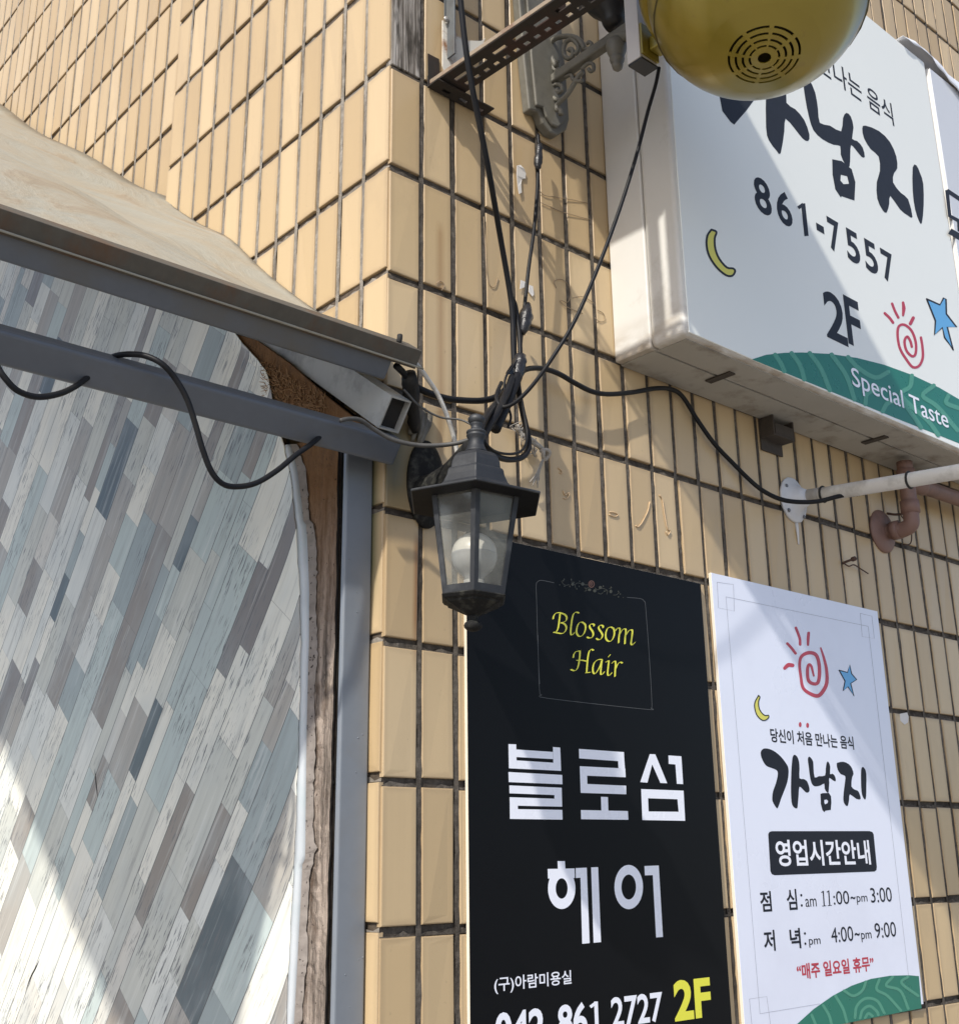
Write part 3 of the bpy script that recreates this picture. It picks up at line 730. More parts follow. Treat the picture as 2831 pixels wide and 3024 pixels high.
k.text(':00', (1006, 832, 926), (1128, 800, 918)); k.text('~', (1140, 860, 885), (1178, 858, 880), 0.02); k.text('pm', (1190, 860, 928), (1273, 850, 918)); k.text('3:00', (1297, 795, 912), (1462, 783, 898))
k.text('저', (460, 1128, 1295), (548, 1120, 1285), 0.02); k.text('녁', (665, 1112, 1275), (748, 1105, 1265), 0.02)
k.disc(782, 1150, 8, 10); k.disc(786, 1230, 8, 10); k.cut()
k.text('pm', (815, 1195, 1262), (905, 1186, 1252)); k.text('4:00', (988, 1105, 1225), (1160, 1090, 1208)); k.text('~', (1172, 1145, 1172), (1212, 1142, 1168), 0.02); k.text('pm', (1225, 1148, 1220), (1305, 1138, 1210)); k.text('9:00', (1330, 1070, 1190), (1495, 1055, 1174))
k = Ink(W2, YI); k.poly([(495, 372), (503, 354), (522, 347), (1290, 346), (1312, 354), (1322, 372), (1347, 628), (1344, 652), (1328, 664), (545, 693), (523, 684), (512, 660)]); k.build('title_block', INK_K, wp)
k = Ink(W2, YI-0.0003); k.text('영업시간안내', (556, 420, 630), (1292, 412, 605), 0.022); k.build('title_lettering', INK_W, wp)
k = Ink(W2, YI); k.text('“매주 일요일 휴무”', (720, 1392, 1520), (1322, 1322, 1440), 0.028); k.build('red_lettering', INK_R, wp)
k = Ink(W1, YI)
k.line([(845, 612), (862, 655), (876, 700), (878, 742)], 21); k.line([(945, 652), (941, 700), (940, 745)], [22, 24, 18]); k.line([(778, 735), (812, 772), (842, 812)], 21); k.line([(757, 928), (785, 904), (818, 906)], [26, 32, 30])
k.line([(1040, 770), (1065, 850), (1085, 940), (1087, 1040), (1060, 1105), (1015, 1146), (945, 1122), (900, 1080), (884, 1000), (874, 900), (888, 838), (940, 808), (995, 818), (1022, 870), (1030, 960), (1018, 1040), (978, 1050), (942, 1020), (936, 940), (946, 902), (966, 914), (985, 988)], [13, 20, 24, 28, 30, 30, 26, 24, 22, 22, 24, 28, 28, 26, 28, 26, 26, 26, 24, 22, 20, 14])
k.disc(878, 1371, 11, 20); k.disc(936, 1377, 11, 20)
k.build('red_emblem', INK_R, wp)
ST = [(1184, 944), (1250, 962), (1268, 902), (1282, 972), (1322, 1018), (1275, 1048), (1301, 1148), (1253, 1074), (1216, 1106), (1231, 1030)]
k = Ink(W1, YI); k.poly(ST); k.build('blue_star', INK_B, wp)
k = Ink(W1, YI-0.0003); k.line(ST+ST[:1], 8, 1); k.build('star_outline', INK_K, wp); k = Ink(W1, YI-0.0003)
MO = [(552, 1142), (526, 1190), (521, 1232), (536, 1290), (570, 1330), (602, 1338), (630, 1318), (630, 1298), (604, 1300), (576, 1278), (556, 1240), (552, 1190), (563, 1156)]
k.line(MO+MO[:1], 8, 3); k.build('moon_outline', INK_K, wp)
k = Ink(W1, YI); k.poly(MO, smooth=3); k.build('yellow_moon', INK_M, wp)
k = Ink(W2, YI); k.poly([(722, 1861), (850, 1745), (1000, 1640), (1150, 1560), (1300, 1507), (1450, 1482), (1600, 1478), (1677, 1485), (1698, 1738), (1400, 1796), (1120, 1853), (900, 1897), (690, 1893)]); k.build('green_hill', INK_G, wp)
k = Ink(W2, YI-0.0003)
for st in ([(1175, 1812), (1190, 1720), (1260, 1660), (1350, 1680), (1405, 1775)], [(1215, 1815), (1235, 1752), (1290, 1720), (1345, 1760), (1358, 1790)], [(1255, 1812), (1280, 1778), (1312, 1798)], [(1022, 1640), (1080, 1740), (1112, 1845)], [(925, 1715), (970, 1790), (992, 1865)], [(835, 1790), (868, 1870)],
           [(1365, 1512), (1345, 1590), (1430, 1640), (1535, 1755)], [(1470, 1492), (1420, 1560), (1530, 1600), (1592, 1740)], [(1590, 1490), (1540, 1540), (1670, 1640)], [(1090, 1600), (1160, 1640), (1230, 1600), (1260, 1530)]):
    k.line(st, 22, 5)
k.build('hill_pattern', INK_G2, wp)
k = Ink(W1, YI)
for st in ([(227, 253), (355, 272), (362, 480), (238, 455), (227, 253)], [(1350, 498), (1441, 520), (1460, 695), (1365, 680), (1350, 498)], [(296, 368), (1412, 600)]):
    k.line(st, 2.6, 1, False)
k.line([(296, 368), (563, 3641)], 2.2, 1, False); k.line([(1412, 600), (1728, 3345)], 2.2, 1, False)
k.zoom(W2)
for st in ([(430, 1780), (900, 1703)], [(347, 1665), (483, 1645), (512, 1861)], [(347, 1665), (368, 1885)]): k.line(st, 2.4, 1, False)
k.build('border_line', INK_GR, wp)

# ------------------------------------------------------------------ the big light-box sign and its neighbour
S1, S2, S3 = Z(1831, 0, 1.861), Z(1831, 900, 1.861), Z(2531, 0, 2.21)
t = NT('sign_box_paint'); c = t.co(); sp = t.n('SeparateXYZ', {0: c})
n1 = t.noise(c, 5, 6, 0.7); n2 = t.noise(t.scale(c, 14, 14, 30), 1.0, 5)
cb = t.mix(n1, (0.60, 0.59, 0.56), (0.70, 0.69, 0.665))
hz = t.n('MapRange', {0: sp.outputs[2], 1: 2.60, 2: 2.70, 3: 1.0, 4: 0.0}).outputs[0]
cb = t.mix(t.math('MULTIPLY', hz, t.ramp(n2, [(0.35, 0.0), (0.7, 0.9)])), cb, (0.27, 0.20, 0.12))
cb = t.mix(t.ramp(n1, [(0.60, 0.0), (0.75, 0.5)]), cb, (0.34, 0.31, 0.26))
t.set(Base_Color=cb, Roughness=0.42); t.bump(n1, 0.05, 0.004); SBOX = t.m
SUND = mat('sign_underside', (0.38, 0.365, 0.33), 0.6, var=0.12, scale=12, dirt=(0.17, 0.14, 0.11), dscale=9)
SFACE = mat('sign_face_acrylic', (0.87, 0.89, 0.855), 0.20, var=0.015, scale=3, spec=0.45)
DIRT = mat('dark_rust_steel', (0.055, 0.045, 0.038), 0.8, var=0.5, scale=60, bump=0.4)
sg = thing('shop_sign', 'big white light box sign with brush lettering and phone number 861-7557', 'shop sign')
SX0, SX1, SZ0, SZ1, SD = 0.632, 1.950, 2.607, 3.948, -0.2055
MB().box((SX0+0.003, -0.1065, SZ0+0.003), (SX1-0.003, -0.0005, SZ1-0.003), 0.004).build('back_box', SBOX, sg)
MB().box((SX0, SD+0.0006, SZ0), (SX1, -0.1085, SZ1), 0.012, seg=4).build('front_frame', SBOX, sg)
MB().box((SX0+0.010, SD-0.0012, SZ0+0.006), (SX1-0.006, SD+0.004, SZ1-0.006), 0.0012).build('face_panel', SFACE, sg)
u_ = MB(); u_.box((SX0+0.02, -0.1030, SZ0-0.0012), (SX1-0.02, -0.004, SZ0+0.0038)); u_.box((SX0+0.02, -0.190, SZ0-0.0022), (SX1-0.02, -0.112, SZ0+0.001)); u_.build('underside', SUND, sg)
for xx in (0.86, 1.52):
    MB().box((xx, -0.145, SZ0-0.0062), (xx+0.022, -0.075, SZ0-0.0024), 0.001).build('steel_strap', DIRT, sg)
hb = MB(); hb.box((1.165, -0.045, SZ0-0.055), (1.255, -0.0015, SZ0-0.050), 0.001); hb.box((1.165, -0.006, SZ0-0.085), (1.255, -0.0015, SZ0-0.0025), 0.001); hb.box((1.165, -0.045, SZ0-0.050), (1.170, -0.0065, SZ0-0.0025), 0.001); hb.box((1.172, -0.046, SZ0-0.050), (1.248, -0.043, SZ0-0.022), 0.0005); hb.box((1.250, -0.045, SZ0-0.050), (1.255, -0.0065, SZ0-0.0025), 0.001)
hb.build('hanger_bracket', DIRT, sg)
YS = SD-0.0016
k = Ink(S1, YS)
k.poly([(430, 330), (520, 310), (640, 360), (735, 440), (748, 530), (690, 610), (625, 685), (605, 670), (560, 610), (543, 520), (560, 450), (470, 400)])
k.poly([(800, 500), (815, 450), (870, 430), (910, 470), (912, 565), (960, 600), (1010, 660), (1038, 740), (1030, 775), (1000, 760), (960, 710), (907, 652), (900, 720), (880, 842), (858, 828), (815, 770), (800, 700)], smooth=2)
k.poly([(1005, 440), (1035, 436), (1070, 510), (1085, 600), (1095, 675), (1150, 690), (1212, 722), (1222, 650), (1240, 620), (1265, 640), (1280, 700), (1272, 762), (1300, 775), (1330, 810), (1342, 860), (1325, 862), (1290, 820), (1266, 797), (1262, 850), (1258, 915), (1235, 905), (1210, 850), (1207, 802), (1170, 795), (1110, 765), (1060, 715), (1035, 640), (1015, 540)], smooth=2)
k.poly([(1163, 875), (1215, 885), (1270, 930), (1290, 1000), (1285, 1102), (1250, 1090), (1215, 1078), (1210, 1085), (1180, 1040), (1165, 960)], [(1210, 960), (1245, 968), (1255, 1010), (1225, 1012), (1208, 992)])
k.poly([(1328, 705), (1345, 690), (1420, 720), (1480, 780), (1515, 860), (1520, 925), (1503, 950), (1497, 1002), (1540, 1060), (1580, 1095), (1604, 1192), (1580, 1185), (1535, 1150), (1482, 1076), (1476, 1120), (1462, 1168), (1440, 1155), (1410, 1090), (1408, 1000), (1425, 940), (1418, 860), (1375, 820), (1338, 760)], smooth=2)
k.poly([(1605, 920), (1625, 908), (1645, 950), (1663, 1010), (1665, 1130), (1655, 1226), (1640, 1215), (1618, 1150), (1605, 1050)], smooth=2)
k.build('brush_lettering', INK_S, sg)
k = Ink(S1, YS)
for ch, l, r in (('8', (735, 975, 1150), (826, 995, 1195)), ('6', (858, 1045, 1215), (940, 1062, 1252)), ('-', (1076, 1226, 1262), (1118, 1246, 1286)), ('7', (1142, 1200, 1368), (1206, 1222, 1398)), ('5', (1240, 1256, 1420), (1312, 1286, 1460)), ('5', (1340, 1314, 1474), (1410, 1344, 1516)), ('7', (1436, 1374, 1530), (1500, 1398, 1565))):
    k.text(ch, l, r, 0.022)
k.line([(1003, 1118), (1022, 1297)], 23, 1, False); k.line([(976, 1143), (1004, 1122)], 18, 1, False)
k.build('phone_lettering', INK_S, sg)
k = Ink(S1, YS); k.text('당신이 처음 만나는 음식', (560, 10, 110), (1480, 448, 588), 0.010); k.build('tagline_lettering', INK_S, sg)
k = Ink(S2, YS); k.text('2', (1122, -70, 180), (1236, -40, 215), 0.022); k.text('F', (1238, -38, 208), (1318, -18, 240), 0.022)
k.build('floor_number', INK_S, sg)
k = Ink(S2, YS)
for st, w in (([(1452, 47), (1478, 72), (1497, 98)], 15), ([(1492, -6), (1508, 35), (1526, 70)], 14), ([(1552, -12), (1556, 20), (1552, 58)], [14, 20, 12]), ([(1608, 72), (1600, 88), (1592, 104)], 18),
              ([(1650, 180), (1658, 230), (1660, 290), (1640, 335), (1605, 342), (1570, 300), (1535, 240), (1522, 170), (1528, 120), (1560, 110), (1600, 145), (1622, 210), (1620, 270), (1600, 282), (1570, 250), (1560, 200), (1575, 175), (1592, 200), (1600, 230)], 14)):
    k.line(st, w)
k.build('red_emblem', INK_R, sg)
ST = [(1682, -32), (1755, 0), (1775, -38), (1788, -30), (1790, 50), (1846, 122), (1795, 122), (1828, 250), (1780, 180), (1768, 125), (1725, 165), (1730, 88)]
k = Ink(S2, YS); k.poly(ST); k.build('blue_star', INK_B, sg)
k = Ink(S2, YS-0.0003); k.line(ST+ST[:1], 9, 1); k.build('star_outline', INK_S, sg); k = Ink(S1, YS-0.0003)
MO = [(500, 1262), (478, 1295), (474, 1350), (490, 1410), (530, 1470), (580, 1512), (615, 1515), (630, 1490), (618, 1475), (585, 1470), (545, 1425), (522, 1370), (518, 1310), (528, 1275)]
k.zoom(S1).line(MO+MO[:1], 11, 3); k.build('moon_outline', INK_S, sg)
k = Ink(S1, YS); k.poly(MO, smooth=3); k.build('yellow_moon', INK_M, sg)
k = Ink(S2, YS); k.poly([(722, 300), (800, 275), (900, 264), (1000, 262), (1150, 270), (1300, 292), (1450, 330), (1600, 385), (1750, 455), (1861, 520), (1980, 600), (2100, 700), (2100, 860), (1861, 762), (1500, 618), (1150, 474), (900, 372)]); k.build('green_hill', INK_G, sg)
k = Ink(S2, YS-0.0003)
for st in ([(850, 275), (880, 320), (900, 365)], [(940, 266), (985, 330), (1010, 410)], [(1040, 266), (1100, 350), (1150, 470)], [(1160, 274), (1240, 390), (1285, 520)], [(1250, 288), (1310, 350), (1400, 400), (1470, 370)], [(1345, 545), (1355, 490), (1420, 460)], [(1440, 585), (1470, 540), (1540, 530), (1600, 600), (1650, 675)], [(1600, 390), (1590, 450), (1540, 490), (1600, 560), (1690, 640), (1745, 715)], [(1720, 445), (1660, 500), (1740, 560), (1850, 690)], [(1800, 500), (1790, 540), (1861, 570)]):
    k.line(st, 24, 5)
k.build('hill_pattern', INK_G2, sg)
k = Ink(S2, YS-0.0012); k.text('Special Taste', (1272, 352, 470), (1800, 580, 708), 0.006); k.build('hill_lettering', INK_W, sg)
sh = thing('shop_sign', 'bluish white light box sign with loose film along its top edge, cut by the frame', 'shop sign')
SFACE2 = mat('blue_white_acrylic', (0.68, 0.70, 0.74), 0.2, var=0.02, scale=3)
MB().box((1.962, -0.2100, 2.640), (3.25, -0.0005, 3.935), 0.010, seg=3).build('sign_box', SBOX, sh)
MB().box((1.966, -0.2118, 2.648), (3.246, -0.2092, 3.930), 0.001).build('face_panel', SFACE2, sh)
k = Ink(S3, -0.2122)
k.line([(582, 1240), (600, 1408), (720, 1475)], 24, 1, False); k.line([(582, 1243), (720, 1335)], 26, 1, False); k.line([(658, 1440), (662, 1510)], 20, 1, False); k.line([(600, 1508), (760, 1600)], 40, 1, False)
k.build('lettering', INK_S, sh)
vs, fs = [], []; rj = random.Random(9)
for i in range(41):
    x_ = 1.80+i*0.035
    for j in range(7):
        a = j/6
        vs.append((x_, -0.02-0.197*min(1, a*1.25)-0.004*a+rj.gauss(0, .002), 3.962+0.020*math.sin(i*0.5)*math.sin(a*3)+0.03*math.sin(a*3.14)*min(1, i/10) - max(0, a-0.8)*0.45*min(1, max(0, i-5)/9)+rj.gauss(0, .002)))
for i in range(40):
    for j in range(6): a = i*7+j; fs.append((a, a+7, a+8, a+1))
FILM = mat('loose_film', (0.80, 0.82, 0.88), 0.3, var=0.05)
fo = MB().add(vs, fs, 0, True).build('loose_film', FILM, sh); so = fo.modifiers.new('t', 'SOLIDIFY'); so.thickness = 0.001

# ------------------------------------------------------------------ wall lantern
LK = mat('lantern_black', (0.016, 0.018, 0.022), 0.55, var=0.4, scale=40, dirt=(0.055, 0.058, 0.062), bump=0.15, dscale=18)
LB = mat('lantern_dirty_base', (0.009, 0.009, 0.009), 0.75, var=0.5, scale=70, dirt=(0.055, 0.055, 0.046), bump=0.4, dscale=60, spec=0.25)
lt = thing('wall_lantern', 'black hexagonal wall lantern with clear panes, round bulb and finials', 'lantern')
LA = math.radians(229.5)
AX, AY, AZ = 0.040, -0.200, 2.150
TILT = Matrix.Translation((AX, AY, AZ)) @ Matrix.Rotation(math.radians(2.0), 4, 'Y') @ Matrix.Translation((-AX, -AY, -AZ))
def lz(prof, n, name, m, smooth, parent=lt, cap=True):
    return MB().lathe(prof, n, (AX, AY, 0), 0, smooth, TILT, LA, cap).build(name, m, parent)
lz([(0.001, 2.2800), (0.006, 2.2792), (0.0115, 2.2765), (0.0148, 2.2715), (0.0146, 2.2670), (0.0115, 2.2632), (0.0105, 2.2625), (0.0110, 2.2615), (0.0100, 2.2595), (0.0092, 2.2555), (0.0098, 2.2525), (0.0120, 2.2500), (0.0168, 2.2480), (0.0175, 2.2460), (0.0160, 2.2440), (0.0150, 2.2425), (0.0170, 2.2410), (0.0165, 2.2385), (0.0138, 2.2340), (0.0130, 2.2290), (0.0140, 2.2230), (0.0172, 2.2150), (0.0195, 2.2115), (0.0200, 2.2095), (0.0185, 2.2085), (0.0185, 2.2040)], 28, 'top_finial', LK, True)
roof = MB()
prof = [(0.0185, 2.2085), (0.0270, 2.2068), (0.0355, 2.2025), (0.0420, 2.1955), (0.0460, 2.1860), (0.0475, 2.1740), (0.0515, 2.1725), (0.0535, 2.1690), (0.0555, 2.1600), (0.0615, 2.1470), (0.0720, 2.1355), (0.0900, 2.1275), (0.1180, 2.1235), (0.1215, 2.1225), (0.1215, 2.1185), (0.1190, 2.1184)]
roof.lathe(prof, 6, (AX, AY, 0), 0, False, TILT, LA)
ro = roof.build('lantern_roof', LK, lt); bv = ro.modifiers.new('b', 'BEVEL'); bv.width = 0.0015; bv.segments = 2; bv.limit_method = 'ANGLE'; bv.angle_limit = math.radians(35)
UNDERSHADE = mat('brim_shade_black', (0.006, 0.006, 0.007), 0.7, var=0.4, scale=60, spec=0.2)  # near-black colour paints the shade under the brim
lz([(0.1188, 2.1181), (0.0860, 2.1240), (0.0300, 2.1260)], 6, 'roof_underside', UNDERSHADE, False, ro)
RT, ZT, RB_, ZB = 0.0830, 2.1225, 0.0570, 1.9560
def corner(i, r, z): a = LA + math.pi/3*i; return TILT @ Vector((AX+r*math.cos(a), AY+r*math.sin(a), z))
cage = MB(); panes = []
for i in range(6):
    a, b, c_, d = corner(i, RT, ZT), corner(i+1, RT, ZT), corner(i+1, RB_, ZB), corner(i, RB_, ZB)
    def P(s_, t_): return (a.lerp(b, s_)).lerp(d.lerp(c_, s_), t_)
    nrm = (b-a).cross(d-a).normalized(); cen = (a+b+c_+d)/4
    if nrm.dot(cen - Vector((AX, AY, cen.z))) < 0: nrm = -nrm
    s0, s1 = 0.105, 0.895; t0, t1 = 0.02, 0.915; ss0, ss1 = 0.13, 0.87
    ou = [P(0, 0), P(1, 0), P(1, 1), P(0, 1)]; inn = [P(s0, t0), P(s1, t0), P(ss1, t1), P(ss0, t1)]
    bk_ = [p-nrm*0.0045 for p in inn]
    cage.add(ou+inn+bk_, [(0, 1, 5, 4), (1, 2, 6, 5), (2, 3, 7, 6), (3, 0, 4, 7), (4, 5, 9, 8), (5, 6, 10, 9), (6, 7, 11, 10), (7, 4, 8, 11)])
    ib = [p-nrm*0.0045 for p in ou]; cage.add(ib+bk_, [(0, 1, 5, 4), (1, 2, 6, 5), (2, 3, 7, 6), (3, 0, 4, 7)])
    panes.append([p-nrm*0.003 for p in (P(s0-.02, t0-.01), P(s1+.02, t0-.01), P(ss1+.02, t1+.01), P(ss0-.02, t1+.01))])
cg = cage.build('lantern_cage', LK, lt)
t = NT('lantern_glass'); tr = t.n('BsdfTransparent', {0: (0.90, 0.90, 0.88, 1)}); gl = t.n('BsdfGlossy', {0: (1, 1, 1, 1), 1: 0.06}); df = t.n('BsdfDiffuse', {0: (0.36, 0.36, 0.33, 1)})
m1 = t.n('MixShader', {0: t.ramp(t.noise(t.co(), 22, 5), [(0.35, 0.14), (0.75, 0.36)]), 1: tr.outputs[0], 2: df.outputs[0]}); fr_n = t.n('Fresnel', {0: 1.45})
m2 = t.n('MixShader', {0: t.math('MULTIPLY', fr_n.outputs[0], 0.9), 1: m1.outputs[0], 2: gl.outputs[0]}); t.t.links.new(m2.outputs[0], t.o.inputs[0]); GLASS = t.m
for q in panes: MB().add(q, [(0, 1, 2, 3)]).build('glass_pane', GLASS, cg)
lz([(0.0575, 1.9580), (0.0590, 1.9560), (0.0550, 1.9515), (0.0490, 1.9490), (0.0475, 1.9460), (0.0390, 1.9425), (0.0290, 1.9375), (0.0190, 1.9325), (0.0095, 1.9280)], 6, 'bottom_cap', LB, False)
lz([(0.0085, 1.9290), (0.0075, 1.9235), (0.0065, 1.9205), (0.0095, 1.9190), (0.0135, 1.9160), (0.0150, 1.9120), (0.0140, 1.9080), (0.0100, 1.9045), (0.0040, 1.9025), (0.0005, 1.9022)], 24, 'bottom_finial', LB, True)
BULB = mat('bulb_diffuser', (0.72, 0.70, 0.64), 0.35, var=0.02); BULBB = mat('bulb_body', (0.42, 0.43, 0.44), 0.3, var=0.02); BRASS = mat('bulb_holder', (0.42, 0.42, 0.40), 0.5, var=0.1)
bz = 2.030; br_ = 0.0375
bl = lz([(0.0005, bz+br_)]+[(br_*math.sin(a), bz+br_*math.cos(a)) for a in np.linspace(0.12, math.pi/2, 12)], 32, 'bulb', BULB, True, cap=False)
lz([(br_+0.0005, bz+0.0008), (br_+0.0007, bz-0.001), (br_, bz-0.0025), (br_*0.99, bz-0.008), (br_*0.93, bz-0.016), (br_*0.80, bz-0.025), (0.0215, bz-0.033), (0.0155, bz-0.040), (0.0145, bz-0.046)], 32, 'bulb_base', BULBB, True, bl)
lz([(0.017, bz-0.044), (0.017, bz-0.062), (0.0125, bz-0.064)], 20, 'bulb_holder', BRASS, True)
# arm and mounting plate
PLX, PLZ = 0.090, 2.212
pm = MB(); pr_ = []
for rx, rz, y in ((0.042, 0.084, -0.0012), (0.043, 0.085, -0.006), (0.042, 0.084, -0.010), (0.037, 0.076, -0.0135), (0.028, 0.060, -0.019), (0.012, 0.03, -0.0215)):
    pr_.append([(PLX+rx*math.cos(a), y, PLZ+rz*math.sin(a)) for a in np.linspace(0, 2*math.pi, 41)[:-1]])
pm.loft(pr_, 0, True).build('mounting_plate', LB, lt)
MB().tube([(PLX, -0.012, 2.188), (PLX-0.004, -0.05, 2.190), (PLX-0.015, -0.10, 2.197), (PLX-0.03, -0.15, 2.211), (AX+0.006, -0.185, 2.222), (AX, -0.197, 2.226)], lambda s_: 0.030*(1-s_)**0.8+0.0095, n=14).build('support_arm', LB, lt)

# ------------------------------------------------------------------ cables
CAB = mat('black_cable', (0.013, 0.0135, 0.016), 0.45, var=0.3, scale=25, dirt=(0.022, 0.021, 0.020), dscale=14, spec=0.16)
CABG = mat('dusty_grey_cable', (0.075, 0.073, 0.070), 0.6, var=0.3, scale=40, dirt=(0.03, 0.03, 0.03), dscale=14)
CABW = mat('white_cable', (0.55, 0.53, 0.49), 0.5, var=0.15, scale=60, dirt=(0.25, 0.23, 0.20), dscale=20)
TAPE = mat('black_tape', (0.020, 0.020, 0.023), 0.30, var=0.3, scale=80, bump=0.6)
def cable(label, px, ys, r, m=CAB, name='cable', group='cables strung on the wall'):
    n = len(px); pts = [at(u, v, 'y', float(np.interp(i/(n-1), np.linspace(0, 1, len(ys)), ys))) for i, (u, v) in enumerate(px)]
    return tag(MB().tube(pts, r, n=10, res=7).build(name, m), label, 'cable', group)
cable('thick black cable hanging straight down across the rusty slotted bracket to the tape', [(1352, -120), (1358, -20), (1376, 150), (1402, 300), (1442, 500), (1477, 700), (1503, 850), (1513, 930), (1515, 1000), (1518, 1085)], [-.22, -.20, -.17, -.06, -.05, -.05], 0.0058)
c2 = cable('lumpy taped cable dropping from below the ornate scroll bracket', [(1588, 398), (1590, 440), (1588, 500), (1586, 560), (1576, 680), (1562, 780), (1553, 860), (1546, 930), (1538, 1000), (1530, 1085)], [-.03, -.035, -.045, -.05, -.05], 0.0040)
def blob(p0, p1, rs, seed, name='tape_splice', m=TAPE, parent=None):
    rj = random.Random(seed); p0, p1 = Vector(p0), Vector(p1); d = (p1-p0); L = d.length; d.normalize()
    a = d.cross(Vector((0, 1, 0.2))).normalized(); b = d.cross(a); rings = []
    N = 11
    for i in range(N+1):
        s_ = i/N; r = np.interp(s_, np.linspace(0, 1, len(rs)), rs)
        rings.append([p0+d*L*s_+(a*math.cos(q)+b*math.sin(q))*r*(1+rj.uniform(-.16, .16)) for q in np.linspace(0, 2*math.pi, 11)[:-1]])
    return MB().loft(rings, 0, True).build(name, m, parent)
blob(at(1592, 425, 'y', -.036), at(1587, 500, 'y', -.04), [.005, .0085, .0075, .0105, .009, .005], 1, parent=c2)
blob(at(1560, 895, 'y', -.05), at(1543, 985, 'y', -.055), [.004, .010, .014, .0135, .012, .006], 2, parent=c2)
cable('thin black cable sagging from the yellow dome fixture across to the taped bundle', [(1945, 200), (1935, 250), (1912, 330), (1878, 460), (1828, 620), (1765, 790), (1695, 950), (1625, 1065), (1570, 1140), (1525, 1185), (1490, 1202), (1470, 1190), (1466, 1165), (1480, 1130)], [-.34, -.33, -.30, -.26, -.21, -.16, -.12, -.10, -.08], 0.0038)
cable('short black cable running left from the taped bundle under the rusty eave', [(1520, 1105), (1500, 1140), (1468, 1170), (1430, 1182), (1380, 1183), (1320, 1177), (1260, 1158), (1215, 1132), (1190, 1100), (1170, 1080)], [-.06, -.055, -.05, -.06, -.09], 0.0064)
cable('black cable going from the tape straight down behind the lantern top finial', [(1517, 1110), (1490, 1160), (1462, 1195), (1440, 1222), (1424, 1252), (1416, 1290), (1412, 1330)], [-.06, -.08, -.13, -.165, -.175], 0.0064)
cable('black cable looping down in a U right of the lantern neck', [(1524, 1110), (1530, 1150), (1541, 1210), (1555, 1270), (1561, 1305), (1556, 1335), (1535, 1353), (1500, 1357), (1465, 1347), (1437, 1326), (1424, 1300), (1415, 1290)], [-.065, -.07, -.08, -.10, -.12, -.15, -.165], 0.0058)
cable('stubby doubled cable end hanging from the tape', [(1528, 1110), (1512, 1150), (1494, 1195), (1474, 1240), (1462, 1268)], [-.07, -.085, -.095], 0.0105)
cable('black cable bending tightly between the stub and the lantern finial', [(1512, 1115), (1498, 1155), (1484, 1185), (1468, 1218), (1446, 1252), (1430, 1285), (1424, 1310)], [-.075, -.10, -.13, -.165], 0.0075)
cable('long black cable running right under the big sign to the white pipe', [(1526, 1110), (1540, 1098), (1565, 1088), (1605, 1089), (1650, 1104), (1700, 1133), (1750, 1157), (1800, 1164), (1870, 1158), (1935, 1147), (1982, 1150), (2015, 1172), (2058, 1240), (2108, 1310), (2160, 1365), (2210, 1415), (2250, 1448), (2300, 1473), (2350, 1482), (2410, 1481), (2470, 1467), (2540, 1450), (2600, 1436)], [-.06, -.04, -.035, -.03, -.022, -.014, -.014, -.016, -.05, -.12, -.20], 0.0056)
cable('white cable curving down from the eave end behind the lantern', [(1212, 1058), (1235, 1082), (1262, 1118), (1290, 1160), (1312, 1208), (1330, 1258), (1342, 1300), (1350, 1340)], [-.10, -.09, -.085, -.08], 0.0042, CABW)
cable('half white cable lying along the lower grey beam to the lantern arm', [(1005, 1242), (1030, 1237), (1065, 1241), (1105, 1268), (1150, 1294), (1200, 1309), (1255, 1316), (1310, 1314), (1352, 1308), (1388, 1298)], [-.075, -.078, -.08, -.10, -.13, -.165], 0.0040, CABG)
cable('black cord looped over the lower grey beam and drooping below it', [(318, 1062), (345, 1050), (385, 1046), (430, 1051), (478, 1074), (518, 1118), (552, 1178), (578, 1255), (598, 1325), (625, 1393), (660, 1430), (705, 1437), (760, 1425), (820, 1388), (872, 1345), (918, 1312), (950, 1285)], [.00, -.055, -.088, -.088, -.085, -.08, -.07, -.05, -.03], 0.0046)
cable('black cord sagging behind the lower beam at the left picture edge', [(-60, 1010), (-12, 1075), (12, 1112), (52, 1153), (110, 1172), (175, 1163), (225, 1140), (265, 1110)], [-.06, -.07, -.06, -.03], 0.0046)
tw = blob(at(1539, 1050, 'y', -.062), at(1521, 1128, 'y', -.066), [.0105, .0135, .0145, .0150, .0125, .0115], 4, 'tape_wrap')
tag(tw, 'black tape wrapped around the bundle of cables above the lantern', 'tape')
tg = MB(); a = Vector(at(1512, 1072, 'y', -.07)); tg.add([a, Vector(at(1492, 1102, 'y', -.075)), Vector(at(1497, 1106, 'y', -.072)), Vector(at(1516, 1105, 'y', -.07))], [(0, 1, 2, 3)]); o = tg.build('tape_flap', TAPE, tw); so = o.modifiers.new('t', 'SOLIDIFY'); so.thickness = 0.0006

